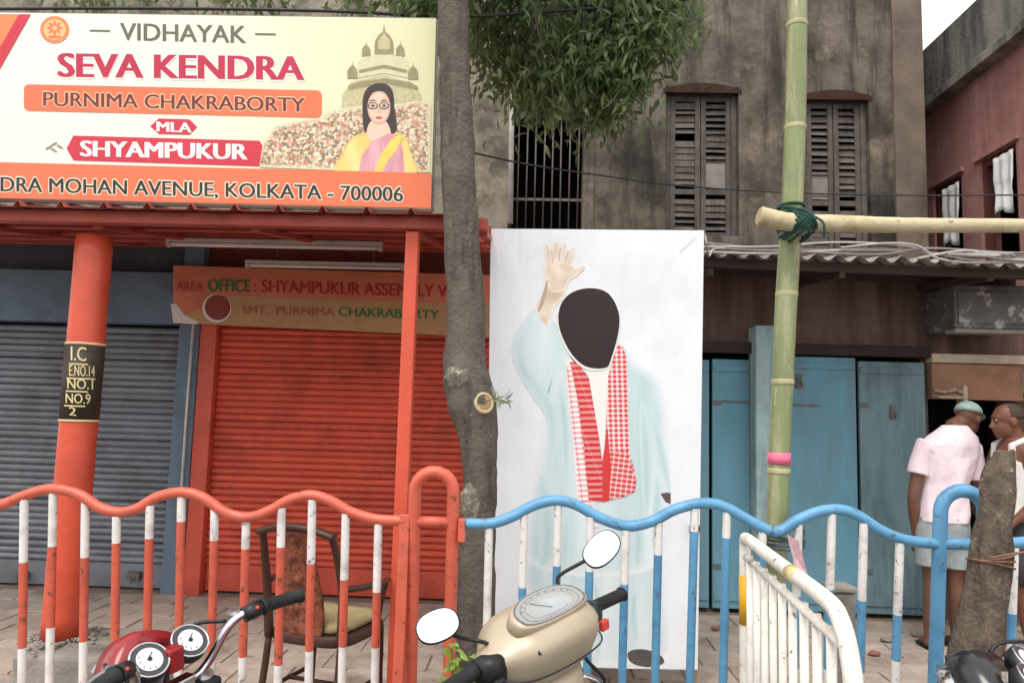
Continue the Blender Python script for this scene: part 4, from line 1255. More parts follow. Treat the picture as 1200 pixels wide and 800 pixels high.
mk4 = check_mat('edge_stripe_print', (206, 44, 50), (244, 214, 210), (34, 1, 36), -0.1, (0.25, 0.5, 0))
# left panel
pb('printed_scarf', [(663, 424), (668, 418), (676, 428), (688, 500), (699, 560), (701, 586), (676, 588), (672, 520), (666, 470)], M('pale_scarf_print', (244, 226, 226), 0.5, var=0.05), 4)
pb('printed_scarf', [(668, 424), (676, 424), (690, 442), (700, 500), (707, 550), (706, 588), (690, 586), (684, 520), (676, 470)], mk2, 5)
pb('printed_scarf', [(664, 430), (669, 428), (679, 480), (686, 540), (690, 586), (678, 588), (674, 530), (668, 480)], mk3, 6)
# right panel
pb('printed_scarf', [(721, 408), (728, 402), (735, 420), (736, 480), (738, 530), (746, 560), (744, 576), (730, 582), (712, 586), (706, 560), (710, 500), (713, 440)], mk1, 7)
pb('printed_scarf', [(706, 540), (712, 500), (716, 548), (714, 586), (706, 588)], M('deep_red_print', (206, 58, 54), 0.5, var=0.08), 8.6)
pb('printed_scarf', [(712, 528), (736, 528), (742, 552), (746, 562), (744, 576), (730, 582), (712, 586)], mk4, 8)
pb('printed_scarf', [(678, 586), (690, 586), (700, 602), (700, 622), (686, 604)], mk3, 4)
pb('printed_outline', [(690, 335.5), (714, 342), (726, 365), (726, 390), (717, 423), (708, 433), (685, 432), (665, 412), (653.5, 384), (654.5, 360), (668, 341)], m_whitep, 9, 5)
pb('blackout', [(690, 337.5), (712, 343), (724.5, 364), (725, 388), (716, 421), (709, 431), (686, 429), (668, 412), (655.5, 384), (656, 360), (668, 344)], m_oval, 10, 5)
# creases in the sheet: fold at the top right corner
pb('creased_corner', [(824, 271), (797, 296), (796, 295)], M('crease_grey', (206, 210, 216), 0.5), 1)

# =================================================================== railings
TILT = math.tan(R(6.5))
def fy(z):                         # the railing leans a little towards the street
    return YF + (1.2 - z) * TILT
def railing(name, label, cat, rail_px, balus, m_col, sections, group):
    t = thing(name, label, cat, tuple(Vector((P(rail_px[len(rail_px) // 2][0], 600, YF).x, YF, PAVE))), group=group)
    for sec in sections:
        pts = [P(u, v, YF) for u, v in sec]
        MB().tube(spline(pts, 5), rad(12.5, YF), 14).build('top_rail', m_col, t)
        a, b = pts[0], pts[-1]
        MB().bar((a.x, fy(.23), PAVE + 0.10), (b.x, fy(.23), PAVE + 0.10), 0.03, 0.04).build('bottom_rail', m_col, t)
    for (u, vt, v1, v2) in balus:
        # rail height at this column
        best = min((abs(q.x - P(u, vt, YF).x), q) for sec in sections for q in spline([P(a, b, YF) for a, b in sec], 8))[1]
        xb = P(u, vt, YF).x
        zt = best.z - rad(8, YF)
        z1 = P(u, v1, YF).z
        z2 = P(u, v2, YF).z if v2 else PAVE + 0.3
        r_ = rad(9.6, YF)
        y_ = YF + random.uniform(-.004, .004)
        dx = random.uniform(-.006, .006)
        mb = MB()
        H = zt - PAVE
        def xz(z): return (xb + dx * (zt - z) / H, y_ - YF + fy(z) - TILT * (1.2 - zt), z)
        mb.tube([xz(zt), xz(z1)], r_, 10, 0, cap=False)
        mb.tube([xz(z1), xz(z2)], r_ * 1.012, 10, 1, cap=False)
        mb.tube([xz(z2), xz(PAVE)], r_, 10, 0, cap=False)
        mb.build('baluster', [m_railwhite, m_col], t)
    return t
red_rail = [(-70, 578), (-45, 577), (-15, 592), (5, 590), (30, 580), (60, 572.5), (92, 579), (118, 595), (140, 600), (160, 596), (185, 582), (213, 576.5), (238, 583), (264, 600), (290, 606), (314, 599), (340, 585), (364, 580), (386, 586), (412, 600), (440, 608), (475, 610)]
red_bal = [(-46, 585, 640, 750), (-9, 598, 650, 755), (28, 588, 660, 765), (62, 577, 641, 740), (99, 593, 654, 757), (137, 606, 636, 765), (176, 590, 631, 768), (212, 583, 611, 770), (251, 602, 633, 772), (288, 613, 643, 775), (330, 598, 641, 785), (366, 590, 661, 768), (405, 610, 680, 762), (443, 620, 695, 763)]
rr = railing('red_railing', 'wavy orange-red and white pavement railing with hooped end post', 'railing', red_rail, red_bal, m_railred, [red_rail], None)
def hoop(parent, u0, u1, vtop, vbar, m, w=13.5):
    x0, x1 = P(u0, 620, YF).x, P(u1, 620, YF).x
    zt = P((u0 + u1) / 2, vtop, YF).z
    rw = (x1 - x0) / 2
    pts = [(x0, YF, PAVE)]
    pts += [(x0, YF, PAVE + (zt - rw - PAVE) * k / 4) for k in range(1, 4)]
    for k in range(13):
        a = math.pi * (1 - k / 12)
        pts.append(((x0 + x1) / 2 + rw * math.cos(a), YF, zt - rw + rw * math.sin(a)))
    pts += [(x1, YF, PAVE + (zt - rw - PAVE) * k / 4) for k in (3, 2, 1)] + [(x1, YF, PAVE)]
    pts = [(a, fy(c_) - TILT * (1.2 - P(600, 612, YF).z), c_) for a, b, c_ in pts]
    MB().tube(pts, rad(w, YF), 14).build('hoop_post', m, parent)
    zb = P((u0 + u1) / 2, vbar, YF).z
    MB().tube([(x0, YF, zb), (x1, YF, zb)], rad(w - 2, YF), 12).build('cross_bar', m, parent)
hoop(rr, 485, 530, 552, 611, m_railred, 14.5)
c = P(474, 620, YF)
MB().box(c.x - .02, c.x + .022, YF - .02, YF + .02, PAVE, c.z + .06).build('end_plate', m_railred, rr, bevel=0.004)
c = P(541, 616, YF)
MB().box(c.x - .012, c.x + .016, YF - .028, YF + .028, c.z - .06, c.z + .03).build('bracket', m_railred, rr, bevel=0.004)
blue1 = [(545, 613), (575, 613), (600, 605), (625, 592), (650, 586), (675, 591), (702, 606), (735, 616), (765, 610), (790, 597), (820, 589.5), (845, 592), (870, 605), (898, 620), (914, 622), (935, 609), (960, 599), (985, 597), (1006, 604), (1032, 621), (1060, 632), (1092, 636), (1140, 637), (1200, 635), (1250, 626), (1285, 622)]
blue_bal = [(573, 619, 760, None), (614, 610, 690, None), (654, 593, 664, None), (692, 609, 670, None), (733, 620, 685, None), (772, 612, 650, None), (814, 596, 622, None), (852, 614, 630, None), (894, 626, 640, None), (936, 620, 700, 790), (975, 607, 692, 790), (1012, 620, 705, 792), (1055, 645, 722, 778), (1188, 640, 720, 756), (1226, 640, 716, 760)]
blr = railing('blue_railing', 'wavy sky-blue and white pavement railing in front of the banner and doors', 'railing', blue1, blue_bal, m_railblue, [blue1], None)
hoop(blr, 1101, 1152, 574, 637, m_railblue, 15.5)

# =================================================================== street tree: trunk, limbs, hanging foliage
YT = 3.6
tree = thing('street_tree', 'knotty grey street tree beside the banner with dark foliage hanging above', 'tree', (P(556, 800, YT).x, YT, PAVE))
tp = [(528, -60, 37), (530, 0, 38), (532, 60, 38), (533, 100, 40), (536, 160, 41), (538, 220, 42), (541, 280, 43), (545, 340, 44), (547, 390, 46), (544, 425, 50), (547, 450, 55), (553, 475, 58), (559, 505, 47), (562, 545, 40), (561, 590, 40), (559, 640, 42), (557, 700, 44), (553, 800, 50), (550, 860, 60)]
pts = [P(a, b, YT) for a, b, c in tp]
pts[-1].z = PAVE - 0.02
rs = [rad(c, YT) for a, b, c in tp]
top = pts[0].copy()
pts.insert(0, Vector((top.x - 0.02, YT + 0.15, 5.4))); rs.insert(0, 0.065)
sp_ = spline(pts, 5); 
rsp = []
for i in range(len(rs) - 1):
    for k in range(5):
        rsp.append(rs[i] + (rs[i + 1] - rs[i]) * k / 5)
rsp.append(rs[-1])
mb = MB()
verts0 = len(mb.v)
mb.tube(sp_, rsp, 20)
mb.v = [tuple(Vector(p) + Vector((1, 1, 0)) * 0.011 * noise.noise(Vector(p) * 9) + Vector((1, -1, 0)) * 0.006 * noise.noise(Vector(p) * 27)) for p in mb.v]
mb.build('trunk', m_bark, tree)
# cut branch with a pale callus ring, knot, sprouts
c = P(567, 472, YT - 0.09)
mb = MB()
ax = Vector((0.5, -0.8, 0.15)).normalized()
mb.tube([P(552, 478, YT), c - ax * .02, c], [0.06, 0.05, 0.044], 16)
cb = mb.build('cut_branch', m_bark, tree)
MB().torus(c, 0.044, 0.009, ax, 0, 24, 8).build('callus_ring', M('pale_callus', (196, 178, 138), 0.9, var=0.2, scale=40), cb)
MB().disc(c + ax * .002, 0.04, ax, 0.006).build('cut_face', m_cutwood, cb)
mb = MB().ball(P(538, 442, YT - 0.075), (0.07, 0.055, 0.06), 0, 22, 16)
mb.v = [tuple(Vector(p) + Vector((1, -1, 1)) * 0.012 * noise.noise(Vector(p) * 30) + Vector((1, 1, -1)) * 0.008 * noise.noise(Vector(p) * 70)) for p in mb.v]
mb.build('burl', M('crusty_burl', (116, 110, 98), 0.95, var=0.4, scale=40, dirt=(170, 166, 148), amt=0.8, dscale=35, lo=0.52, hi=0.6, bump=1.0, bscale=90), tree)
mb = MB().ball(P(553, 590, YT - 0.05), (0.055, 0.05, 0.11), 0, 20, 20)
mb.v = [tuple(Vector(p) + Vector((1, -1, 0)) * 0.010 * noise.noise(Vector(p) * 35) + Vector((1, 1, 0)) * 0.006 * noise.noise(Vector(p) * 90)) for p in mb.v]
mb.build('bark_crust', MATS['crusty_burl'], tree)
def leaf(mb, p, d, n, L_, W, droop=0.25, mi=0):
    d = d.normalized()
    s = d.cross(n)
    if s.length < 1e-4:
        s = d.cross(Vector((1, 0, 0)))
    s.normalize()
    n = s.cross(d)
    a = p
    m1 = p + d * L_ * .35 - n * L_ * droop * .1
    m2 = p + d * L_ * .7 - n * L_ * droop * .35
    t = p + d * L_ - n * L_ * droop
    up = n * W * .25
    mb.add([a, m1 + s * W / 2 + up, m1, m1 - s * W / 2 + up, m2 + s * W * .36 + up * .7, m2, m2 - s * W * .36 + up * .7, t],
           [(0, 1, 2), (0, 2, 3), (1, 4, 5, 2), (2, 5, 6, 3), (4, 7, 5), (5, 7, 6)], mi, True)
def rv(s=1.0):
    return Vector((random.gauss(0, s), random.gauss(0, s), random.gauss(0, s)))
# limbs reach up and right over the pavement
limbs = MB()
lroot = Vector((top.x, YT + 0.02, 4.6))
fol = MB()
hang = []
ends = []
def limb(a, b, c_, r0, r1):
    p_ = spline([a, a.lerp(b, .5) + rv(.08), b, c_], 6)
    limbs.tube(p_, [r0 + (r1 - r0) * i / (len(p_) - 1) for i in range(len(p_))], 8)
    return p_
L_a = limb(lroot, Vector((0.15, 4.4, 5.35)), Vector((0.75, 5.2, 5.2)), 0.06, 0.02)
L_b = limb(lroot + Vector((0, 0, .3)), Vector((0.5, 4.3, 5.9)), Vector((1.5, 5.1, 5.6)), 0.05, 0.015)
L_c = limb(lroot + Vector((0, 0, .2)), Vector((-0.9, 4.3, 5.8)), Vector((-1.8, 5.2, 5.5)), 0.05, 0.015)
L_d = limb(lroot + Vector((0, 0, .5)), Vector((-0.3, 3.2, 6.1)), Vector((0.2, 2.6, 6.4)), 0.05, 0.015)
# twigs: from limb points to hanging targets; targets follow the outline seen in the photo
targets = []
outline = [(552, 55), (575, 84), (600, 104), (630, 126), (655, 142), (680, 150), (705, 142), (730, 120), (748, 102), (762, 84), (775, 50), (788, 10)]
def low(u):
    for (a, b), (c2, d2) in zip(outline, outline[1:]):
        if a <= u <= c2:
            return b + (d2 - b) * (u - a) / (c2 - a)
    return 20
for i in range(125):
    u = random.uniform(552, 786)
    lv = low(u)
    v = lv - abs(random.gauss(0, 1)) * 55 - random.uniform(0, 12)
    targets.append(P(u, v, random.uniform(4.7, 5.7)))
for i in range(26):                                   # dense brighter bunch at the upper right
    targets.append(P(random.gauss(757, 20), random.gauss(10, 24), random.uniform(4.6, 5.1)))
for i in range(14):
    targets.append(P(random.uniform(488, 512), random.uniform(-30, 8), random.uniform(4.2, 4.8)))
for i in range(60):                                   # crown above the frame
    targets.append(Vector((random.uniform(-1.6, 1.2), random.uniform(3.4, 5.6), random.uniform(5.1, 6.4))))
for (ua, ub) in ((80, 230), (250, 330), (400, 500)):
    for i in range(7):
        targets.append(P(random.uniform(ua, ub), random.uniform(-40, 4), random.uniform(4.8, 5.4)))
allp = L_a + L_b + L_c + L_d
for t in targets:
    near = min(allp, key=lambda q: (q - t).length + max(0, t.z - q.z) * 1.5)
    mid = near.lerp(t, .55) + rv(.06) + Vector((0, 0, .12))
    if (near - t).length < 2.2:
        pth = spline([near, mid, t], 4)
        limbs.tube(pth, [0.008 - 0.006 * i / (len(pth) - 1) for i in range(len(pth))], 5)
        for q_ in pth[2:]:
            for k in range(6):
                leaf(fol, q_ + rv(.05), rv(.6) + Vector((0, 0, -.5)), (Vector((0, -.25, 1)) + rv(.6)).normalized(), random.uniform(.06, .12), random.uniform(.02, .036), random.uniform(.1, .4))
    d0 = (t - mid).normalized()
    for k in range(random.randint(34, 54)):
        p0 = t + rv(.115) + Vector((0, 0, random.uniform(-.05, .10)))
        d = (d0 * .4 + rv(.75) + Vector((0, 0, -.4)))
        leaf(fol, p0, d, (Vector((0, -.25, 1)) + rv(.55)).normalized(), random.uniform(.055, .125), random.uniform(.018, .038), random.uniform(.1, .4))
limbs.build('limb', m_bark, tree)
tag(fol.build('crown', m_leaf, tree), kind='stuff')
# a sprig beside the cut branch
mb = MB()
q0 = P(575, 468, YT - 0.13)
mb.tube([P(560, 474, YT - 0.08), q0, P(590, 464, YT - .18)], 0.003, 5)
for i in range(11):
    leaf(mb, P(578 + i * 1.6, 468 + random.uniform(-3, 3), YT - .16), Vector((random.uniform(-.3, 1), -.3, random.uniform(-1, 1))), rv(1), .055, .016)
mb.build('sprig', leaf_mat('grey_green_leaf', (132, 138, 112), (168, 172, 146)), tree)

# =================================================================== bamboo scaffold poles
YBM = 3.17
bam = thing('bamboo_pole', 'upright green bamboo pole with pink tape band behind the blue railing', 'pole', (P(911, 800, YBM).x, YBM, PAVE))
bp = [(936, -60, 24), (934, 0, 24), (933, 100, 24.5), (930, 200, 25), (926, 280, 25), (921, 360, 25), (917, 450, 24), (913, 540, 24), (911, 620, 23), (907, 720, 23)]
pts = [P(a, b, YBM) for a, b, c in bp]
foot = pts[-1] + (pts[-1] - pts[-2]).normalized() * ((pts[-1].z - PAVE) / abs((pts[-1] - pts[-2]).normalized().z))
pts.append(foot)
pts.insert(0, pts[0] + (pts[0] - pts[2]).normalized() * 0.7)
rs = [rad(24, YBM)] + [rad(c, YBM) for a, b, c in bp] + [rad(24, YBM)]
sp_ = spline(pts, 6)
rsp = []
for i in range(len(rs) - 1):
    for k in range(6):
        rsp.append(rs[i] + (rs[i + 1] - rs[i]) * k / 6)
rsp.append(rs[-1])
MB().tube(sp_, rsp, 18).build('culm', m_bamboo, bam)
def on_path(path, z):
    for a, b in zip(path, path[1:]):
        if (a.z - z) * (b.z - z) <= 0 and a.z != b.z:
            return a.lerp(b, (z - a.z) / (b.z - a.z))
    return path[-1]
for v_ in (30, 150, 345, 448, 552, 700):
    q = on_path(sp_, P(920, v_, YBM).z)
    mb = MB()
    r_ = rad(24.5, YBM)
    mb.tube([q + Vector((0, 0, z_)) for z_ in (-.012, -.004, .0, .006, .012)], [r_ * .99, r_ * 1.07, r_ * 1.03, r_ * 1.08, r_ * .99], 18)
    mb.build('node_ring', m_bambnode, bam)
q = on_path(sp_, P(915, 537, YBM).z)
MB().tube([q - Vector((0, 0, .024)), q + Vector((0, 0, .024))], rad(26, YBM), 18).build('tape_band', m_pink, bam)
# peeled horizontal pole
hp_pts = [P(889, 253, 3.02), P(925, 260, 3.03), P(985, 262, 3.04), P(1060, 264, 3.08), P(1200, 264.5, 3.2), P(1330, 265, 3.32)]
hp = thing('wooden_pole', 'pale peeled horizontal pole lashed across the bamboo', 'pole', tuple(hp_pts[0]))
sp2 = spline(hp_pts, 8)
rr2 = [rad(23 - 8 * i / len(sp2), 3.05) * (1 + 0.05 * noise.noise((i * .5, 2, 7))) for i in range(len(sp2))]
rr2[0] *= 0.86; rr2[1] *= 1.06
MB().tube(sp2, rr2, 14, jit=0.02).build('shaft', m_palepole, hp)
for t_, s_ in ((985, 1.3), (1050, 1.15), (1130, 1.2)):
    q = min(sp2, key=lambda a: abs(a.x - P(t_, 262, 3.05).x))
    MB().ball(q + Vector((0, -.02, .012)), (.02, .014, .012), 0, 9, 6).build('knot', m_palepole, hp)
# lashings
def lashing(name, label, c, r_, axis, n, m, spread_, parent=None):
    t = thing(name, label, 'rope', tuple(c))
    ax = Vector(axis).normalized()
    for k in range(n):
        tilt = (ax + rv(.16)).normalized()
        MB().torus(c + ax * spread_ * (k / (n - 1) - .5), r_ * random.uniform(1.0, 1.08), 0.006, tilt, 0, 22, 7).build('rope_turn', m, t)
    return t
qa = on_path(sp_, P(925, 262, YBM).z)
qm = (qa + min(sp2, key=lambda a: abs(a.x - qa.x))) / 2
lsh = thing('rope_lashing', 'dark green rope lashing where the two poles cross', 'rope', tuple(qm))
hq = min(sp2, key=lambda a: abs(a.x - qa.x))
rb_, rh_ = rad(25, YBM) + .005, rad(23, 3.05) + .005
for k in range(9):
    sg = 1 if k % 2 else -1
    ang = sg * R(random.uniform(36, 52))
    off = (k // 2 - 2) * 0.011
    dirv = Vector((math.cos(ang), 0, math.sin(ang)))
    per = Vector((-math.sin(ang), 0, math.cos(ang)))
    loop_ = []
    for t in range(24):
        a = 2 * math.pi * t / 24
        yy = (hq.y - rh_) if math.sin(a) < 0 else (qa.y + rb_)
        base_y = (hq.y + qa.y) / 2
        yy = base_y + (abs(math.sin(a)) ** .5) * (yy - base_y) * (1.0 + .02 * (k // 2))
        loop_.append(Vector((qa.x, 0, hq.z)) + dirv * math.cos(a) * 0.058 + per * off + Vector((0, yy, 0)))
    loop_.append(loop_[0])
    MB().tube(loop_, 0.0065, 7).build('rope_turn', m_rope, lsh)
for k in range(5):
    MB().torus(qa + Vector((0, 0, (.05 if k < 3 else -.06) + .012 * k)), rb_ + .003, .006, Vector((rv(.12) + Vector((0, 0, 1)))), 0, 22, 7).build('rope_turn', m_rope, lsh)
MB().tube(spline([hq + Vector((.05, -rh_, .01)), hq + Vector((.07, -rh_ - .02, -.02)), hq + Vector((.075, -rh_ - .01, -.07))], 4), .005, 6).build('rope_tail', m_rope, lsh)
lt = lashing('rope_lashing', 'dark rope tying the bamboo pole to the blue railing', on_path(sp_, P(911, 626, YBM).z) + Vector((0, -.05, 0)), 0.085, (0, .12, 1), 5, M('grey_rope', (92, 108, 112), 0.8, var=0.3, scale=60, bump=0.8, bscale=200), .07)
mb = MB()
q = P(922, 632, YF - 0.05)
mb.add([q + Vector((0, 0, .02)), q + Vector((.04, -.01, 0)), q + Vector((.075, -.012, -.13)), q + Vector((.035, 0, -.12)), q + Vector((.04, .012, -.07))], [(0, 1, 4), (1, 2, 4), (2, 3, 4), (3, 0, 4)])
o = mb.build('rag_end', M('pinkish_rag', (212, 176, 182), 0.9, var=0.2, scale=30), lt)
sd = o.modifiers.new('thickness', 'SOLIDIFY'); sd.thickness = 0.003

# =================================================================== police barricade, end on
A = P(873, 629, 2.90)
Bn = G(984, 714, A.z)
bar_t = thing('barricade', 'white steel crowd barricade with yellow patches standing end-on to the railing', 'barricade', ((A.x + Bn.x) / 2, (A.y + Bn.y) / 2, 0))
dv = (Bn - A); dv.z = 0; ln = dv.length; dv.normalize()
r_ = 0.0215
def bpnt(t, z): return Vector((A.x + dv.x * ln * t, A.y + dv.y * ln * t, z))
loop = [bpnt(0, 0.22), bpnt(0, 0.6), bpnt(0, A.z - .06), bpnt(0.012, A.z - .015), bpnt(0.05, A.z), bpnt(0.5, A.z), bpnt(0.9, A.z), bpnt(1.0, A.z - .02), bpnt(1.06, A.z - .09), bpnt(1.08, A.z - .2), bpnt(1.085, 0.6), bpnt(1.085, 0.22)]
MB().tube(spline(loop, 5), r_, 14).build('frame_pipe', m_barric, bar_t)
MB().tube([bpnt(0, 0.24), bpnt(1.085, 0.24)], r_ * .9, 12).build('bottom_rail', m_barric, bar_t)
MB().tube([bpnt(0.01, A.z - .07), bpnt(1.04, A.z - .075)], 0.013, 10).build('under_rail', m_barric, bar_t)
for k in range(9):
    t = 0.075 + k * 0.108
    mb = MB()
    zt = A.z - 0.055
    mb.tube([bpnt(t, zt), bpnt(t, 0.24)], 0.0120, 10)
    mb.build('upright_bar', m_barric, bar_t)
for z0_, z1_ in ((A.z - .32, A.z - .14), (0.35, 0.5)):
    MB().tube([bpnt(0, z0_), bpnt(0, z1_)], r_ + .0015, 14).build('yellow_patch', m_yellow, bar_t)
MB().tube([bpnt(0.60, A.z), bpnt(0.68, A.z)], r_ + .0015, 14).build('yellow_patch', M('faded_yellow', (220, 196, 140), 0.5, var=0.1), bar_t)
for t in (0.04, 1.05):
    side = Vector((-dv.y, dv.x, 0))
    q = bpnt(t, 0.24)
    MB().tube(spline([q + side * .28 + Vector((0, 0, -.22)), q + side * .22 + Vector((0, 0, -.05)), q, q - side * .22 + Vector((0, 0, -.05)), q - side * .28 + Vector((0, 0, -.22))], 4), 0.018, 10).build('foot', m_barric, bar_t)

# =================================================================== dead trunk tied to the blue railing
YK = 2.74
stump = thing('dead_trunk', 'cut dead tree trunk with pale brown bark in front of the blue hooped post', 'tree trunk', (P(1136, 800, YK).x, YK, PAVE))
kp = [(1180, 526, 14), (1175, 540, 27), (1170, 570, 34), (1166, 610, 36), (1162, 650, 41), (1156, 690, 43), (1149, 730, 46), (1141, 780, 51), (1132, 850, 60), (1126, 900, 70)]
pts = [P(a, b, YK) for a, b, c in kp]
pts[-1].z = PAVE - .02
rs = [rad(c, YK) for a, b, c in kp]
sp3 = spline(pts, 6)
rsp = []
for i in range(len(rs) - 1):
    for k in range(6):
        rsp.append(rs[i] + (rs[i + 1] - rs[i]) * k / 6)
rsp.append(rs[-1])
mb = MB().tube(sp3, rsp, 26)
def barkn(p):
    p = Vector(p)
    rdg = noise.noise(Vector((p.x * 40, p.y * 40, p.z * 6)))
    return p + Vector((1, -1, 0)) * 0.008 * rdg + Vector((1, 1, 0)) * 0.012 * noise.noise(p * 11) + Vector((0, 0, 1)) * (0.03 * noise.noise(p * 23) if p.z > pts[1].z else 0)
mb.v = [tuple(barkn(p)) for p in mb.v]
mb.build('bark_shaft', m_barklt, stump)
for k in range(3):
    q = on_path(sp3, P(1160, 652 + k * 4, YK).z)
    MB().torus(q, rad(44 + k, YK), 0.004, Vector((.2 * (k - 1), .1, 1)), 0, 26, 6).build('binding_wire', M('rusty_wire', (128, 92, 72), 0.7, var=0.3, scale=40), stump)
q = on_path(sp3, P(1160, 650, YK).z)
MB().tube(spline([q + Vector((-.05, -.07, .0)), q + Vector((.0, -.1, .02)), q + Vector((.09, -.07, .03)), q + Vector((.16, .05, .02))], 4), 0.005, 6).build('binding_wire', MATS['rusty_wire'], stump)

# =================================================================== cables
def cable(name, label, px, r_, m, grp=None):
    pts = [P(a, b, c) for a, b, c in px]
    o = MB().tube(spline(pts, 8), r_, 6).build(name, m)
    return tag(o, label, 'cable', grp)
cable('overhead_cable', 'thin dark cable crossing from the tree to the right edge below the windows', [(545, 177, 3.75), (620, 193, 4.4), (700, 205, 5.0), (800, 218, 5.4), (930, 226, 5.6), (1080, 229, 5.6), (1260, 228, 5.5)], 0.006, m_cableb)
for k, px in enumerate((
        [(822, 284, 4.95), (880, 290, 4.93), (960, 293, 4.93), (1040, 292, 4.92), (1120, 300, 4.92), (1260, 303, 4.9)],
        [(822, 289, 4.93), (900, 289, 4.92), (980, 284, 4.9), (1060, 288, 4.9), (1100, 297, 4.92), (1260, 299, 4.9)],
        [(824, 295, 4.94), (900, 297, 4.93), (1000, 293, 4.92), (1080, 295, 4.92), (1150, 306, 4.92), (1260, 308, 4.9)],
        [(822, 280, 4.94), (850, 291, 4.93), (940, 295, 4.92), (1030, 298, 4.91), (1090, 291, 4.9), (1180, 296, 4.9), (1260, 296, 4.9)],
        [(1075, 303, 4.9), (1110, 296, 4.88), (1140, 294, 4.88), (1170, 303, 4.88), (1260, 306, 4.88)],
        [(985, 290, 4.9), (1040, 285, 4.88), (1075, 288, 4.88), (1100, 303, 4.89), (1150, 308, 4.9), (1260, 303, 4.88)])):
    cable('roof_cable', 'pale slack cable in the bundle lying along the tin roof edge', px, 0.0075 if k % 2 else 0.009, m_cablew if k % 3 else M('grey_cable', (140, 134, 132), 0.6), 'cables along the tin roof edge')
# coil of cable on the tin roof
coil = thing('cable_coil', 'loose coil of pale cable on the tin roof below the red wall', 'cable', tuple(P(1140, 298, 4.9)))
for k in range(5):
    c = P(1135 + k * 7, 298 + random.uniform(-3, 3), 4.9 + .02 * k)
    MB().torus(c, 0.12 + .03 * random.random(), 0.007, Vector((random.uniform(-.15, .15), -.25, 1)), 0, 30, 6).build('loop', m_cablew, coil)
cable('loose_cable', 'curled white cable end at the upper right corner of the banner', [(820, 270, 4.28), (826, 276, 4.3), (828, 288, 4.3), (831, 300, 4.5), (836, 292, 4.7), (850, 291, 4.9)], 0.006, m_cablew)
cable('top_cable', 'dark cable strung above the signboard at the top of the picture', [(-60, 11, 4.4), (150, 10, 4.4), (330, 12, 4.4), (430, 15, 4.4), (520, 20, 4.4), (640, 14, 4.6), (780, 3, 4.9), (860, -12, 5.0)], 0.010, m_cableb)

# small concrete post behind the blue railing
q = P(984, 692, 3.75)
cp = thing('concrete_post', 'short grey concrete post behind the barricade', 'post', (q.x, 3.75, PAVE))
MB().box(q.x - .058, q.x + .058, 3.70, 3.82, PAVE, q.z).build('shaft', m_conc, cp, bevel=0.012)
MB().box(q.x - .064, q.x + .064, 3.69, 3.83, q.z + .002, q.z + .03).build('cap', m_conc, cp, bevel=0.008)
# white bollard-like post at the banner's right foot with bracket
q = P(814, 622, YB - .03)
cl = thing('banner_tie', 'knotted dark tie on the right edge of the banner', 'rope', tuple(q))
for k in range(3):
    MB().torus(q + Vector((0, 0, .012 * k)), 0.026, 0.005, (rv(.2) + Vector((0, 0, 1))), 0, 16, 6).build('rope_turn', M('dark_twine', (84, 78, 74), 0.9), cl)
# rubble on the pavement
for k, (u, v, lab) in enumerate(((1040, 752, 'grey masonry fragment on the pavement left of the blue hooped post'), (838, 738, 'reddish brick fragment on the pavement right of the banner'), (1024, 768, 'reddish brick fragment on the pavement right of the barricade'), (1072, 745, 'grey masonry fragment on the pavement beside the man in sandals'))):
    q = G(u, v, PAVE)
    mb = MB().ball((0, 0, .015), (random.uniform(.02, .05), random.uniform(.02, .04), random.uniform(.012, .024)), 0, 8, 5)
    mb.v = [tuple(Vector(p) * (1 + .35 * noise.noise(Vector(p) * 30 + Vector((k, 0, 0))))) for p in mb.v]
    o = mb.build('masonry_fragment', m_conc if k in (0, 3) else M('broken_brick', (140, 92, 76), 0.9, var=0.3, scale=20))
    o.location = (q.x, q.y, PAVE + .002)
    tag(o, lab, 'rubble', 'rubble on the pavement')

# =================================================================== chair behind the red railing
m_chw = M('dark_chair_wood', (74, 48, 38), 0.45, var=0.2, scale=14, spec=0.4)
m_splat = M('carved_brown_splat', (146, 84, 60), 0.55, var=0.25, scale=40, dirt=(84, 44, 32), amt=0.9, dscale=30, lo=0.45, hi=0.6, bump=0.6, bscale=90)
cc = G(374, 850, PAVE); 
CX = P(382, 760, 3.72).x
chair = thing('wooden_chair', 'dark wooden chair with carved back splat facing the red shutter', 'chair', (CX, 3.72, PAVE), R(-17))
sh_, sw_, sd_ = 0.44, 0.225, 0.215
def cl_(name, mb, m, par=None, bevel=0.0): return mb.build(name, m, par or chair, True, bevel)
ring0, ring1 = [], []
def seat_pt(t):                    # rounded seat outline
    a = 2 * math.pi * t
    cx_, cy_ = math.cos(a), math.sin(a)
    e_ = 0.45
    return (sw_ * abs(cx_) ** e_ * (1 if cx_ > 0 else -1) * (1.0 + .10 * cy_), sd_ * abs(cy_) ** e_ * (1 if cy_ > 0 else -1))
out_ = [seat_pt(k / 40) for k in range(40)]
cl_('seat', MB().rings([[(a * s_, b * s_, z_) for a, b in out_] for s_, z_ in ((.97, sh_ - .05), (1.0, sh_ - .04), (1.0, sh_ - .008), (.97, sh_))]), m_chw)
cush = thing('seat_cushion', 'flat olive-beige cushion on the wooden chair', 'cushion', (CX, 3.72, PAVE + sh_), R(-17))
cu_rings = [[(a * s_, b * s_, z_ + .006 * noise.noise((a * 9, b * 9, 2))) for a, b in out_] for s_, z_ in ((.80, .002), (.88, .012), (.89, .03), (.83, .046), (.5, .055), (.1, .057))]
MB().rings(cu_rings).build('cover', M('olive_beige_cloth', (178, 160, 118), 0.9, var=0.15, scale=9, dirt=(150, 130, 92), dscale=8, bump=0.3, bscale=200), cush, True)
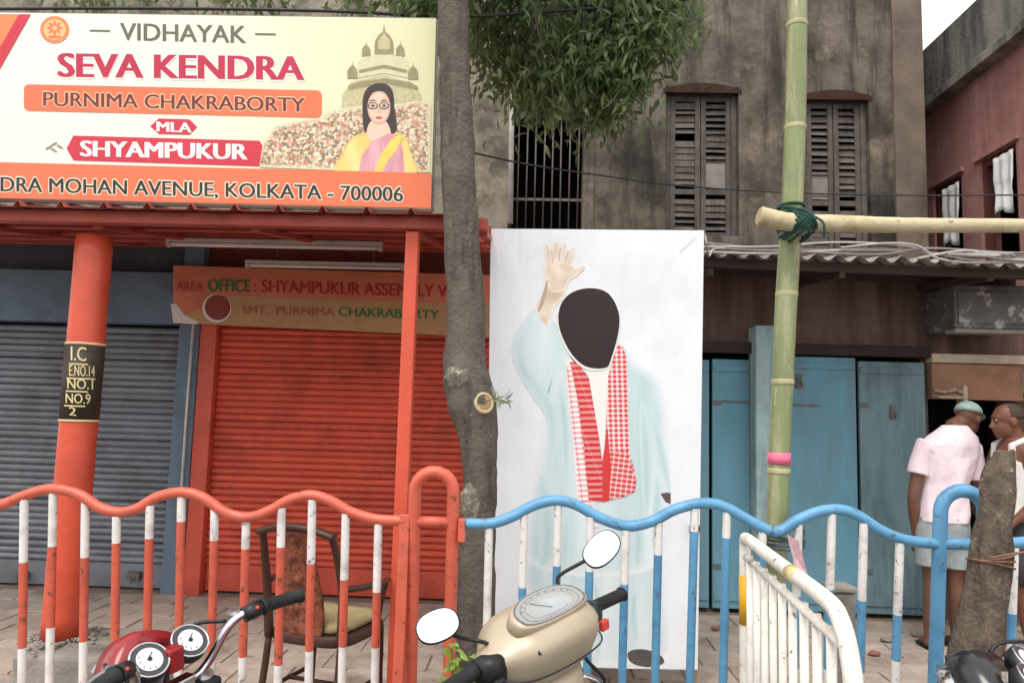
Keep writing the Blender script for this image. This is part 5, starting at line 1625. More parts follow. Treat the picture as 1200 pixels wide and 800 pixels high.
for sx in (-1, 1):
    cl_('leg', MB().tube(spline([(sx * .20, .19, 0), (sx * .195, .185, .2), (sx * .19, .18, sh_ - .03)], 3), [.016, .016, .019, .019, .022, .022, .023][:7], 10), m_chw)
    cl_('leg', MB().tube(spline([(sx * .21, -.25, 0), (sx * .20, -.21, .22), (sx * .195, -.19, sh_ - .02)], 3), [.017] * 7, 10), m_chw)
    pp_ = spline([(sx * .195, -.19, sh_ - .03), (sx * .205, -.21, .62), (sx * .20, -.25, .78), (sx * .185, -.30, .92)], 5)
    cl_('back_post', MB().tube(pp_, [.026 - .007 * i / len(pp_) for i in range(len(pp_))], 12, flat=.8), m_chw)
    cl_('arm', MB().tube(spline([(sx * .205, -.215, .66), (sx * .25, -.10, .655), (sx * .262, .06, .645), (sx * .24, .15, .64)], 4), .019, 10, flat=.8), m_chw)
    cl_('arm_support', MB().tube(spline([(sx * .245, .13, .64), (sx * .225, .12, .55), (sx * .20, .14, sh_ - .02)], 4), .015, 10), m_chw)
pp_ = spline([(-.20, -.295, .905), (-.10, -.315, .935), (0, -.322, .945), (.10, -.315, .935), (.20, -.295, .905)], 5)
cl_('top_rail', MB().tube(pp_, .030, 12, flat=.62), m_chw)
# carved splat: a curved panel with raised leaf relief
vv, ff = [], []
nu, nv = 14, 30
for j in range(nv + 1):
    t = j / nv
    z_ = sh_ - .01 + (.93 - sh_) * t
    yb2 = -.195 - .03 * t - .085 * t * t
    hw = .098 * (1 + .12 * math.sin(t * 6.5))
    for i in range(nu + 1):
        s_ = i / nu * 2 - 1
        rel = .009 * max(0, math.sin(t * 26 + 3 * abs(s_))) * max(0, math.cos(s_ * 1.5)) + .006 * noise.noise((s_ * 4, t * 14, 5))
        vv.append((hw * s_, yb2 - .012 - rel, z_))
for j in range(nv):
    for i in range(nu):
        a = j * (nu + 1) + i
        ff.append((a, a + 1, a + nu + 2, a + nu + 1))
o = cl_('back_splat', MB().add(vv, ff, 0, True), m_splat)
sd = o.modifiers.new('thickness', 'SOLIDIFY'); sd.thickness = 0.016; sd.offset = -1
for z_ in (.16,):
    cl_('stretcher', MB().tube([(-.203, -.20, z_), (-.197, .185, z_)], .011, 8), m_chw)
    cl_('stretcher', MB().tube([(.203, -.20, z_), (.197, .185, z_)], .011, 8), m_chw)
    cl_('stretcher', MB().tube([(-.2, 0, z_), (.2, 0, z_)], .011, 8), m_chw)

# =================================================================== vehicles
m_gold = M('champagne_metallic', (182, 167, 144), 0.36, metal=0.12, var=0.05, scale=4, dirt=(150, 132, 108), amt=0.5, dscale=6, lo=0.5, hi=0.7, spec=0.5)
m_goldd = M('champagne_inner_panel', (158, 136, 112), 0.45, metal=0.15, var=0.08, scale=5)
m_bikered = M('bike_red_paint', (142, 28, 34), 0.25, var=0.05, spec=0.6)
m_dial = M('white_dial', (214, 214, 212), 0.4, var=0.03)
m_lcd = M('grey_lcd', (150, 158, 164), 0.25, var=0.12, scale=60)
m_clear = bpy.data.materials.new('clear_lens')
m_clear.use_nodes = True
b_ = m_clear.node_tree.nodes['Principled BSDF']
b_.inputs['Base Color'].default_value = (0.9, 0.92, 0.95, 1); b_.inputs['Roughness'].default_value = 0.05
b_.inputs['Alpha'].default_value = 0.12
m_redlens = M('red_switch', (206, 70, 56), 0.4, var=0.2, scale=60)
m_seat = M('black_seat_vinyl', (36, 35, 36), 0.5, var=0.15, scale=30, bump=0.2, bscale=200)
def part(par, name, mb, m, bevel=0.0): return mb.build(name, m, par, True, bevel)
def oval_ring(cx, cy, cz, rx, ry, e_, n=28, axis='X', tiltv=0.0):
    out = []
    for k in range(n):
        a = 2 * math.pi * k / n
        c_, s_ = math.cos(a), math.sin(a)
        p_ = (rx * abs(c_) ** e_ * (1 if c_ > 0 else -1), ry * abs(s_) ** e_ * (1 if s_ > 0 else -1))
        if axis == 'X': out.append((cx, cy + p_[0] * math.cos(tiltv) - p_[1] * math.sin(tiltv), cz + p_[0] * math.sin(tiltv) + p_[1] * math.cos(tiltv)))
        elif axis == 'Z': out.append((cx + p_[0], cy + p_[1], cz))
        else: out.append((cx + p_[0], cy, cz + p_[1]))
    return out
def wheel(par, y, r_, w, spoked):
    wh = part(par, 'wheel', MB().torus((0, y, r_), r_ - w / 2, w / 2, (1, 0, 0), 0, 40, 12), m_black)
    part(wh, 'rim', MB().torus((0, y, r_), r_ - w * .95, w * .28, (1, 0, 0), 0, 36, 10), m_alu)
    for k in range(spoked):
        a = 2 * math.pi * k / spoked
        part(wh, 'spoke', MB().tube([(0, y, r_), (0, y + math.cos(a) * (r_ - w * .95), r_ + math.sin(a) * (r_ - w * .95))], .012 if spoked < 8 else .003, 6), m_alu)
    part(wh, 'hub', MB().disc((0, y, r_), .05, (1, 0, 0), .09), m_alu)
def mirror(par, root, elbow, cen, normal, rx, ry, roll_=0.0):
    n_ = Vector(normal).normalized()
    ax_x = Vector((0, 0, 1)).cross(n_).normalized()
    ax_y = n_.cross(ax_x)
    q2 = Matrix((ax_x, ax_y, n_)).transposed() @ Matrix.Rotation(roll_, 3, 'Z')
    away = (Vector(elbow) - Vector(cen)); away -= n_ * away.dot(n_); away.normalize()
    mr = part(par, 'mirror', MB().tube(spline([root, elbow, Vector(cen) - n_ * .02 + away * (rx * 1.15), Vector(cen) - n_ * .022 + away * .02], 6), .005, 8), m_blackp)
    def ell(sx, sz, z_, nn=30):
        return [Vector(cen) + q2 @ Vector((rx * sx * abs(math.cos(a)) ** .85 * (1 if math.cos(a) > 0 else -1), ry * sx * abs(math.sin(a)) ** .85 * (1 if math.sin(a) > 0 else -1), z_)) for a in [2 * math.pi * k / nn for k in range(nn)]]
    part(mr, 'housing', MB().rings([ell(.35, 0, -.03), ell(.8, 0, -.022), ell(1.0, 0, -.008), ell(1.02, 0, .002), ell(.96, 0, .004)]), m_blackp)
    part(mr, 'mirror_glass', MB().rings([ell(.95, 0, .003), ell(.95, 0, .0055)], smooth=False), m_mirror)
    return mr
def cam_local(root, p):
    """a point given in the world, in the local axes of a vehicle"""
    return (Matrix.Translation(root.location) @ root.rotation_euler.to_matrix().to_4x4()).inverted() @ Vector(p)

# ---- scooter
SA = R(50)
SLEAN = R(8)
sc_c = G(638, 744, 1.06)
sco = thing('motor_scooter', 'champagne-gold motor scooter parked before the banner, seen from the rider side', 'scooter', (sc_c.x + 1.06 * math.sin(SLEAN) * math.cos(SA), sc_c.y + 1.06 * math.sin(SLEAN) * math.sin(SA), 0), SA)
sco.rotation_euler = (0, -SLEAN, SA)
HZ = 1.06
poly_ = [(.045, .102), (-.02, .088), (-.102, .058), (-.106, .01), (-.082, -.04), (-.055, -.095), (.05, -.095), (.10, -.055), (.135, -.01), (.125, .06)]
cow = MB()
cow.rings([[(x_, a * sc_ + .015 * (1 - sc_), HZ + b * sc2 + .002) for a, b in poly_] for x_, sc_, sc2 in ((-.205, .26, .30), (-.19, .34, .36), (-.155, .58, .56), (-.125, .86, .86), (-.07, .97, .97), (.07, .97, .97), (.125, .86, .86), (.155, .58, .56), (.19, .34, .36), (.205, .26, .30))])
cw = part(sco, 'headset_cowl', cow, m_gold)
sb_ = cw.modifiers.new('round', 'SUBSURF'); sb_.levels = 2; sb_.render_levels = 2
part(sco, 'cowl_seam', MB().tube(spline([(-.19, -.02, HZ - .028), (-.14, -.075, HZ - .03), (-.06, -.098, HZ - .028), (.06, -.098, HZ - .028), (.14, -.075, HZ - .03), (.19, -.02, HZ - .028)], 5), .0022, 6), m_blackp)
for sx in (-1, 1):
    part(sco, 'cowl_screw', MB().disc((sx * .115, -.082, HZ + .028), .006, (0, -1, .4), .006, 0, 12), m_blackp)
# instrument cluster lying on the sloping top of the cowl
nrm = Vector((0, -.40, .92)).normalized()
q = Vector((0, 0, 1)).rotation_difference(nrm).to_matrix()
ic = Vector((-.005, -.028, HZ + .092))
def icl(pts, z_): return [ic + q @ Vector((a, b, z_)) for a, b in pts]
def dshape(sx, n=36):                      # a lens: arched along the front, nearly straight towards the rider
    out = []
    for k in range(n):
        a = 2 * math.pi * k / n
        c_, s_ = math.cos(a), math.sin(a)
        yy = .056 * s_ if s_ > 0 else .044 * (-abs(s_) ** .55)
        out.append((.128 * sx * abs(c_) ** .85 * (1 if c_ > 0 else -1), yy * sx))
    return out
clus = part(sco, 'instrument_cluster', MB().rings([icl(dshape(1.04), -.03), icl(dshape(1.03), -.002), icl(dshape(1.0), .003)]), m_gold)
part(clus, 'dial_face', MB().rings([icl(dshape(.95), .002), icl(dshape(.94), .0045)], smooth=False), M('silver_dial', (158, 156, 150), 0.3, var=0.12, scale=30))
for r1, r2_, mm in ((.95, .91, M('dark_grey_trim', (70, 70, 72), 0.4)), (.80, .77, MATS['dark_grey_trim']), (.66, .64, MATS['dark_grey_trim'])):
    d1, d2 = dshape(r1), dshape(r2_)
    nn = len(d1)
    vv = icl(d1, .0052) + icl(d2, .0052)
    part(clus, 'dial_band', MB().add(vv, [(k, (k + 1) % nn, nn + (k + 1) % nn, nn + k) for k in range(nn)]), mm)
part(clus, 'display', MB().rings([icl([(a * .40, b * .36 - .012) for a, b in dshape(1)], .0048), icl([(a * .39, b * .35 - .012) for a, b in dshape(1)], .0058)], smooth=False), m_lcd)
for k in range(9):
    a = R(20 + 17.5 * k)
    part(clus, 'tick', MB().bar(ic + q @ Vector((.128 * .70 * math.cos(a), .056 * .70 * math.sin(a), .0055)), ic + q @ Vector((.128 * .77 * math.cos(a), .056 * .77 * math.sin(a), .0055)), .003, .0012), MATS['dark_grey_trim'])
part(clus, 'needle', MB().bar(ic + q @ Vector((-.005, -.012, .0066)), ic + q @ Vector((-.05, .026, .0066)), .0025, .0015), MATS['dark_grey_trim'])
part(clus, 'clear_cover', MB().rings([icl(dshape(.96), .0062), icl(dshape(.8), .011), icl(dshape(.4), .014), icl(dshape(.05), .0148)]), m_clear)
# steering neck and leg shield
part(sco, 'steering_neck', MB().rings([oval_ring(0, -.0, HZ - .08, .10, .07, .8, 28, 'Z'), oval_ring(0, -.0, HZ - .14, .105, .072, .8, 28, 'Z'), oval_ring(0, .02, HZ - .22, .10, .07, .8, 28, 'Z'), oval_ring(0, .07, .6, .09, .07, .8, 28, 'Z')]), m_gold)
shv = []
for z_, w_, y_, t_ in ((.93, .13, .045, .05), (.90, .19, .05, .055), (.84, .225, .065, .06), (.70, .235, .09, .06), (.52, .225, .12, .06), (.38, .20, .14, .06), (.30, .17, .12, .07)):
    rg_ = []
    for k in range(26):
        a = 2 * math.pi * k / 26
        c_, s_ = math.cos(a), math.sin(a)
        xx = w_ * abs(c_) ** .6 * (1 if c_ > 0 else -1)
        rg_.append((xx, y_ + t_ * abs(s_) ** .7 * (1 if s_ > 0 else -1) - .9 * xx * xx, z_))
    shv.append(rg_)
part(sco, 'leg_shield', MB().rings(shv), m_goldd)
part(sco, 'shield_trim', MB().tube(spline([(.14, .0, .915), (.20, -.02, .87), (.235, -.01, .76), (.238, .03, .62), (.225, .07, .48)], 5), .009, 8), m_chrome)
part(sco, 'shield_trim', MB().tube(spline([(-.14, .0, .915), (-.20, -.02, .87), (-.235, -.01, .76), (-.238, .03, .62), (-.225, .07, .48)], 5), .009, 8), m_blackp)
ig = part(sco, 'ignition_lock', MB().disc((-.105, -.036, .86), .030, (0, -1, .25), .03), m_chrome)
part(ig, 'key_slot', MB().disc((-.105, -.054, .864), .018, (0, -1, .25), .012), m_blackp)
part(ig, 'key', MB().bar((-.105, -.06, .866), (-.108, -.10, .85), .006, .022), m_alu)
part(sco, 'glove_box_lid', MB().rings([oval_ring(.0, -.006, .72, .13, .09, .6, 26, 'Y'), oval_ring(.0, -.02, .72, .12, .08, .6, 26, 'Y')]), m_goldd)
part(sco, 'bag_hook', MB().tube(spline([(0, -.02, .86), (0, -.06, .855), (0, -.06, .825), (0, -.035, .825)], 4), .006, 8), m_chrome)
for sx in (-1, 1):
    part(sco, 'handle_grip', MB().tube([(sx * .225, .02, HZ + .002), (sx * .235, .02, HZ + .002), (sx * .24, .018, HZ + .003), (sx * .345, .0, HZ + .008), (sx * .35, .0, HZ + .008)], [.018, .021, .0175, .0175, .021], 16), m_black)
    part(sco, 'brake_lever', MB().tube(spline([(sx * .20, .05, HZ - .02), (sx * .25, .08, HZ - .03), (sx * .32, .072, HZ - .035), (sx * .35, .066, HZ - .035)], 4), .0075, 8), m_alu)
    sw2 = part(sco, 'switch_box', MB().rings([oval_ring(sx * .178, -.0, HZ - .002, .035, .036, .6, 18, 'X'), oval_ring(sx * .224, .008, HZ, .028, .028, .6, 18, 'X')]), m_blackp)
    part(sw2, 'switch', MB().box(min(sx * .19, sx * .222), max(sx * .19, sx * .222), -.044, -.028, HZ - .038, HZ - .010), m_redlens if sx > 0 else m_blackp, .005)
# mirrors: located from the photo at the height of the stems
lm = cam_local(sco, P(513, 733, 1.80)); rm = cam_local(sco, P(705, 643, 2.02))
fwd = cam_local(sco, CAM)
def mnorm(c_, up=.30):
    d = (Vector(fwd) - Vector(c_)).normalized()
    d.z += up
    return d.normalized()
mirror(sco, (-.165, .03, HZ + .04), (-.20, .03, HZ + .06), tuple(lm), mnorm(lm), .052, .037, R(16))
mirror(sco, (.125, .03, HZ + .07), (.13, .05, HZ + .11), tuple(rm), mnorm(rm), .056, .038, R(42))
# cables, body, seat, wheels
part(sco, 'control_cable', MB().tube(spline([(.19, .05, HZ - .02), (.16, .0, HZ - .1), (.20, -.03, .88), (.14, .02, .80)], 6), .005, 6), m_blackp)
part(sco, 'floorboard', MB().box(-.17, .17, -.62, .10, .28, .34), m_blackp, .02)
body_r = []
for y_, w_, z0_, z1_ in ((-.55, .13, .30, .55), (-.62, .16, .30, .70), (-.80, .19, .34, .74), (-1.05, .18, .40, .75), (-1.28, .13, .50, .74), (-1.38, .06, .58, .72)):
    body_r.append(oval_ring(0, y_, (z0_ + z1_) / 2, w_, (z1_ - z0_) / 2, .75, 28, 'Y'))
part(sco, 'rear_body', MB().rings(body_r), m_gold)
part(sco, 'seat', MB().rings([oval_ring(0, y_, .765 + dz, w_, .05, .7, 26, 'Y') for y_, w_, dz in ((-.52, .07, -.01), (-.56, .12, 0), (-.75, .15, -.005), (-.95, .15, .01), (-1.18, .12, .02), (-1.24, .07, .015))]), m_seat)
part(sco, 'front_fender', MB().rings([oval_ring(0, .12 + .27 * math.sin(a), .26 + .27 * math.cos(a), .075, .02, .8, 18, 'X') if False else [(x_, .17 + (.27 + h_) * math.sin(a), .25 + (.27 + h_) * math.cos(a)) for x_, h_ in ((-.07, 0), (-.05, .02), (0, .03), (.05, .02), (.07, 0), (.05, .012), (0, .022), (-.05, .012))] for a in [R(-50 + 14 * k) for k in range(10)]]), m_gold)
part(sco, 'headlight', MB().rings([oval_ring(0, .07, HZ - .01, .10, .06, .8, 24, 'Y'), oval_ring(0, .105, HZ - .02, .085, .05, .8, 24, 'Y'), oval_ring(0, .115, HZ - .02, .05, .03, .8, 24, 'Y')]), m_dial)
part(sco, 'tail_light', MB().rings([oval_ring(0, -1.36, .66, .07, .045, .7, 20, 'Y'), oval_ring(0, -1.40, .65, .05, .03, .7, 20, 'Y')]), m_redlens)
part(sco, 'side_stand', MB().tube([(-.10, -.45, .28), (-.24, -.42, .01)], .012, 8), m_blackp)
part(sco, 'exhaust', MB().tube(spline([(.10, -.7, .24), (.17, -.9, .24), (.19, -1.25, .30)], 4), .045, 12), m_alu)
wheel(sco, .17, .25, .10, 5)
wheel(sco, -1.05, .25, .10, 5)

# ---- motorcycles
def motorcycle(name, label, c, ang, paint):
    le = R(7)
    mo = thing(name, label, 'motorcycle', (c[0] + 1.03 * math.sin(le) * math.cos(ang), c[1] + 1.03 * math.sin(le) * math.sin(ang), 0), ang, 'motorcycles parked at the railing')
    mo.rotation_euler = (0, -le, ang)
    Z = 0.99
    hb = spline([(-.33, -.07, Z + .06), (-.22, -.045, Z + .065), (-.15, -.01, Z + .045), (-.10, .03, Z - .05), (-.05, .04, Z - .075), (.05, .04, Z - .075), (.10, .03, Z - .05), (.15, -.01, Z + .045), (.22, -.045, Z + .065), (.33, -.07, Z + .06)], 6)
    part(mo, 'handlebar', MB().tube(hb, .0115, 12), m_chrome)
    for sx in (-1, 1):
        part(mo, 'handle_grip', MB().tube([(sx * .215, -.044, Z + .065), (sx * .221, -.045, Z + .065), (sx * .226, -.046, Z + .065), (sx * .332, -.0705, Z + .06), (sx * .338, -.072, Z + .06)], [.02, .024, .0175, .018, .022], 16), m_black)
        swb = part(mo, 'switch_box', MB().tube([(sx * .172, -.024, Z + .056), (sx * .214, -.043, Z + .065)], .021, 14), m_blackp)
        part(swb, 'switch', MB().ball((sx * .195, -.052, Z + .072), (.007, .006, .005), 0, 8, 6), m_redlens)
        part(mo, 'lever_clamp', MB().tube([(sx * .165, -.018, Z + .052), (sx * .18, .03, Z + .05)], .012, 10), m_alu)
        part(mo, 'lever', MB().tube(spline([(sx * .175, .03, Z + .05), (sx * .22, .025, Z + .045), (sx * .28, -.005, Z + .036), (sx * .325, -.015, Z + .03)], 4), .0065, 8), m_alu)
        part(mo, 'control_cable', MB().tube(spline([(sx * .17, .035, Z + .033), (sx * .12, .12, Z + .02), (sx * .06, .13, Z - .08), (sx * .04, .08, Z - .2)], 5), .005, 6), m_blackp)
        # gauge
        gc = Vector((sx * .060 - .0, .045, Z + .022))
        gn = Vector((-.12, -.62, .76)).normalized()
        gg = part(mo, 'gauge', MB().tube([gc - gn * .05, gc - gn * .03, gc], [.030, .046, .048], 24), m_blackp)
        part(gg, 'bezel', MB().torus(gc, .0455, .0028, gn, 0, 30, 8), m_chrome)
        part(gg, 'dial_ring', MB().disc(gc + gn * .0005, .044, gn, .001, 0, 24), M('dark_dial_ring', (62, 60, 60), 0.4))
        part(gg, 'dial_face', MB().disc(gc + gn * .0012, .031, gn, .002, 0, 24), m_dial)
        t1 = gn.cross(Vector((1, 0, 0))).normalized(); t2 = Vector((1, 0, 0))
        for k in range(9):
            a = R(-40 + 32 * k)
            dd = t2 * math.cos(a) - t1 * math.sin(a)
            part(gg, 'tick', MB().bar(gc + dd * .023 + gn * .003, gc + dd * .028 + gn * .003, .0014, .0012), m_blackp)
        part(gg, 'needle', MB().bar(gc - t2 * .006 + gn * .004, gc + t2 * .015 + t1 * .014 + gn * .004, .002, .0015), m_blackp)
        part(gg, 'needle_cap', MB().disc(gc + gn * .004, .005, gn, .004, 0, 12), m_blackp)
        # fork
        part(mo, 'fork_tube', MB().tube([(sx * .095, .03, Z - .07), (sx * .095, .20, .50), (sx * .095, .30, .30)], [.019, .019, .026], 12), m_chrome if sx < 0 else m_alu)
        ind = part(mo, 'indicator_lamp', MB().tube([(sx * .10, .13, .78), (sx * .17, .13, .78)], .008, 8), m_blackp)
        part(ind, 'lens', MB().ball((sx * .195, .13, .78), (.035, .03, .025), 0, 12, 8), M('amber_lens', (220, 130, 40), 0.25))
    part(mo, 'gauge_cover', MB().rings([[(x_ * .122, .085 + .06 * (1 - x_ * x_) + dy, Z + .050 - .07 * x_ * x_ + dz) for x_ in [k / 8 - 1 for k in range(17)]] + [(x_ * .122, .085 + .05 * (1 - x_ * x_) + dy, Z - .02 - .02 * x_ * x_ + dz) for x_ in [1 - k / 8 for k in range(17)]] for dy, dz in ((0, 0), (.05, -.01), (.09, -.03))]), paint)
    part(mo, 'indicator_panel', MB().box(-.022, .022, .02, .06, Z - .03, Z + .03), paint, .006)
    part(mo, 'top_clamp', MB().box(-.12, .12, .0, .06, Z - .11, Z - .085), m_blackp, .008)
    part(mo, 'clamp_riser', MB().box(-.055, .055, .02, .055, Z - .085, Z - .055), m_chrome, .006)
    part(mo, 'ignition_lock', MB().disc((0, -.0, Z - .085), .018, (0, -.3, 1), .03), m_chrome)
    part(mo, 'headlight', MB().tube([(0, .13, .90), (0, .2, .895), (0, .245, .89)], [.075, .092, .088], 26), m_chrome)
    part(mo, 'headlight_lens', MB().disc((0, .248, .89), .083, (0, 1, 0), .006, 0, 26), m_dial)
    part(mo, 'fuel_tank', MB().rings([oval_ring(0, y_, zc, w_, h_, .72, 30, 'Y') for y_, zc, w_, h_ in ((-.10, .81, .05, .05), (-.14, .81, .115, .085), (-.28, .81, .155, .105), (-.42, .805, .15, .10), (-.54, .78, .11, .075), (-.60, .77, .06, .045))]), paint)
    part(mo, 'filler_cap', MB().disc((0, -.27, .918), .035, (0, -.05, 1), .012), m_chrome)
    part(mo, 'tank_stripe', MB().tube(spline([(-.10, -.13, .865), (-.128, -.28, .88), (-.12, -.42, .87), (-.08, -.54, .83)], 5), .005, 6), m_dial)
    part(mo, 'seat', MB().rings([oval_ring(0, y_, z_, w_, .055, .7, 26, 'Y') for y_, z_, w_ in ((-.58, .80, .06), (-.64, .80, .11), (-.85, .79, .14), (-1.05, .82, .14), (-1.22, .84, .11), (-1.27, .84, .06))]), m_seat)
    part(mo, 'side_panel', MB().rings([oval_ring(0, y_, .66, w_, h_, .7, 24, 'Y') for y_, w_, h_ in ((-.58, .08, .05), (-.70, .12, .09), (-.95, .12, .09), (-1.1, .08, .06))]), paint)
    part(mo, 'engine', MB().rings([oval_ring(0, y_, z_, w_, h_, .5, 22, 'Y') for y_, z_, w_, h_ in ((-.12, .42, .09, .10), (-.22, .42, .14, .16), (-.50, .40, .15, .16), (-.62, .38, .10, .12))]), m_alu)
    for k in range(7):
        part(mo, 'cooling_fin', MB().box(-.11, .11, -.36, -.14, .56 + k * .022, .568 + k * .022), m_alu)
    part(mo, 'frame_tube', MB().tube(spline([(0, .04, .88), (0, -.05, .62), (0, -.12, .28), (0, -.6, .24), (0, -.95, .55), (0, -1.2, .74)], 5), .02, 10), m_blackp)
    part(mo, 'exhaust', MB().tube(spline([(.08, -.14, .45), (.12, -.08, .28), (.14, -.5, .24), (.16, -1.25, .30)], 5), .03, 12), m_chrome)
    part(mo, 'front_fender', MB().rings([[(x_, .32 + (.31 + h_) * math.sin(a), .30 + (.31 + h_) * math.cos(a)) for x_, h_ in ((-.055, 0), (-.04, .015), (0, .022), (.04, .015), (.055, 0), (.04, .008), (0, .015), (-.04, .008))] for a in [R(-70 + 14 * k) for k in range(10)]]), paint)
    part(mo, 'tail_light', MB().rings([oval_ring(0, -1.28, .78, .06, .04, .7, 20, 'Y'), oval_ring(0, -1.32, .77, .045, .03, .7, 20, 'Y')]), m_redlens)
    part(mo, 'side_stand', MB().tube([(-.10, -.45, .28), (-.22, -.42, .01)], .012, 8), m_blackp)
    wheel(mo, .32, .30, .075, 18)
    wheel(mo, -.98, .30, .085, 18)
    return mo
mc = P(214, 768, 1.85)
motorcycle('motorcycle', 'red motorcycle with twin white dials parked before the red railing', (mc.x, mc.y), R(67), m_bikered)
mc2 = P(1236, 800, 1.95)
motorcycle('motorcycle', 'dark motorcycle cut off by the lower right corner of the picture', (mc2.x, mc2.y), R(62), M('bike_black_paint', (34, 34, 38), 0.2, var=0.05, spec=0.6))

# =================================================================== small leafy plant by the scooter
pq = P(548, 790, 2.72)
pln = thing('leafy_plant', 'small yellow-green plant in a clay pot behind the scooter mirror', 'plant', (pq.x, 2.72, PAVE))
mb = MB()
mb.rings([[(pq.x + r0 * math.cos(a), 2.72 + r0 * math.sin(a), z_) for a in [2 * math.pi * k / 24 for k in range(24)]] for r0, z_ in ((.075, PAVE), (.10, PAVE + .16), (.115, PAVE + .17), (.115, PAVE + .20), (.095, PAVE + .20), (.09, PAVE + .17))])
mb.build('pot', M('clay_pot', (160, 92, 66), 0.85, var=0.15, scale=12), pln)
st, lf = MB(), MB()
for i in range(16):
    a = random.uniform(0, 6.28)
    tip = Vector((pq.x + random.gauss(0, .07), 2.72 + random.gauss(0, .06), random.uniform(.55, .79)))
    pth = spline([Vector((pq.x + .03 * math.cos(a), 2.72 + .03 * math.sin(a), PAVE + .17)), Vector((pq.x, 2.72, .42)) + rv(.03), tip], 4)
    st.tube(pth, .003, 5)
    for p_ in pth[3:]:
        for k in range(5):
            leaf(lf, p_ + rv(.012), rv(1) + Vector((0, -.3, .3)), Vector((0, -.3, 1)) + rv(.4), random.uniform(.03, .05), random.uniform(.018, .028), .2)
st.build('stem', M('green_stem', (96, 116, 58), 0.7), pln)
tag(lf.build('foliage', m_leaf2, pln), kind='stuff')

# =================================================================== the two men
def fuse(name, mb, mat, parent, vox=0.007, smooth_it=4):
    me = mb.mesh(name, mat)
    o = bpy.data.objects.new(name, me)
    col.objects.link(o)
    r_ = o.modifiers.new('r', 'REMESH'); r_.mode = 'VOXEL'; r_.voxel_size = vox
    s_ = o.modifiers.new('s', 'SMOOTH'); s_.iterations = smooth_it; s_.factor = 0.5
    dg = bpy.context.evaluated_depsgraph_get()
    m2 = bpy.data.meshes.new_from_object(o.evaluated_get(dg))
    bpy.data.objects.remove(o)
    m2.materials.clear(); m2.materials.append(mat)
    m2.polygons.foreach_set('use_smooth', [True] * len(m2.polygons))
    return link(name, m2, parent, True)
def ering(c, rx, ry, n=24, rot=0.0, e_=1.0):
    out = []
    for k in range(n):
        a = 2 * math.pi * k / n
        x_, y_ = rx * math.cos(a), ry * math.sin(a)
        out.append((c[0] + x_ * math.cos(rot) - y_ * math.sin(rot), c[1] + x_ * math.sin(rot) + y_ * math.cos(rot), c[2]))
    return out
def hand(mb, wrist, d, palm_n, thumb_side, curl=.5, sc=1.0):
    """palm, four fingers with two bends each, a thumb from the side of the palm"""
    d = Vector(d).normalized(); n_ = Vector(palm_n); n_ = (n_ - d * n_.dot(d)).normalized(); s_ = d.cross(n_) * thumb_side
    w = Vector(wrist)
    mb.tube([w - d * .02, w + d * .02, w + d * .05, w + d * .085], [.024 * sc, .03 * sc, .037 * sc, .034 * sc], 12, flat=.9)
    for k, (o_, L_) in enumerate(((.027, .072), (.009, .082), (-.009, .076), (-.026, .06))):
        b0 = w + d * .078 + s_ * o_ * sc
        d1 = (d + n_ * curl * .45 + s_ * o_ * 2).normalized(); d2 = (d + n_ * curl * 1.1).normalized(); d3 = (d * .7 + n_ * curl * 1.6).normalized()
        p1 = b0 + d1 * L_ * .45; p2 = p1 + d2 * L_ * .32; p3 = p2 + d3 * L_ * .25
        mb.tube([b0 - d * .02, b0, p1, p2, p3], [.0092, .0095, .009, .0085, .007], 8)
    b0 = w + d * .03 + s_ * .026
    mb.tube([b0 - s_ * .012, b0 + s_ * .012 + d * .012, b0 + s_ * .024 + d * .04 + n_ * .012, b0 + s_ * .02 + d * .062 + n_ * .022], [.012, .0115, .0105, .008], 8)
def head(mb, c, yawh, tilt=0.0, sc=1.0):
    Rm = Matrix.Rotation(yawh, 3, 'Z') @ Matrix.Rotation(tilt, 3, 'X')        # local -Y is the face
    c = Vector(c)
    def T(x_, y_, z_): return c + Rm @ Vector((x_ * sc, y_ * sc, z_ * sc))
    mb.ball(T(0, .012, .035), (.073 * sc, .092 * sc, .085 * sc), 0, 20, 14, Rm)
    mb.ball(T(0, -.018, -.035), (.058 * sc, .068 * sc, .075 * sc), 0, 18, 12, Rm)
    mb.ball(T(0, -.055, -.088), (.026 * sc, .024 * sc, .020 * sc), 0, 12, 8, Rm)     # chin
    mb.tube([T(0, -.078, .02), T(0, -.092, -.008), T(0, -.104, -.028), T(0, -.086, -.036)], [.008, .010, .014, .010], 10)
    mb.ball(T(.012, -.088, -.034), .009, 0, 8, 6); mb.ball(T(-.012, -.088, -.034), .009, 0, 8, 6)
    mb.tube([T(-.024, -.076, -.058), T(0, -.086, -.056), T(.024, -.076, -.058)], [.005, .008, .005], 8)
    mb.tube([T(-.02, -.076, -.067), T(0, -.084, -.068), T(.02, -.076, -.067)], [.005, .008, .005], 8)
    mb.tube([T(-.045, -.066, .034), T(-.02, -.08, .036), T(.02, -.08, .036), T(.045, -.066, .034)], [.007, .009, .009, .007], 8)
    for s_ in (-1, 1):
        mb.ball(T(s_ * .03, -.071, .014), (.012 * sc, .010 * sc, .009 * sc), 0, 10, 8)
        mb.ball(T(s_ * .073, .012, -.004), (.011 * sc, .022 * sc, .031 * sc), 0, 12, 8, Rm)
    return T
def eyes(T, par, sc=1.0):
    for s_ in (-1, 1):
        e_ = MB().ball(T(s_ * .03, -.076, .013), .0075, 0, 10, 8).build('eye', M('eye_white', (150, 136, 124), 0.3), par, True)
        MB().ball(T(s_ * .03, -.0815, .013), .0036, 0, 8, 6).build('iris', M('dark_iris', (36, 26, 22), 0.2), e_, True)
m_skin1 = M('brown_skin', (112, 78, 62), 0.55, var=0.1, scale=12, spec=0.35)
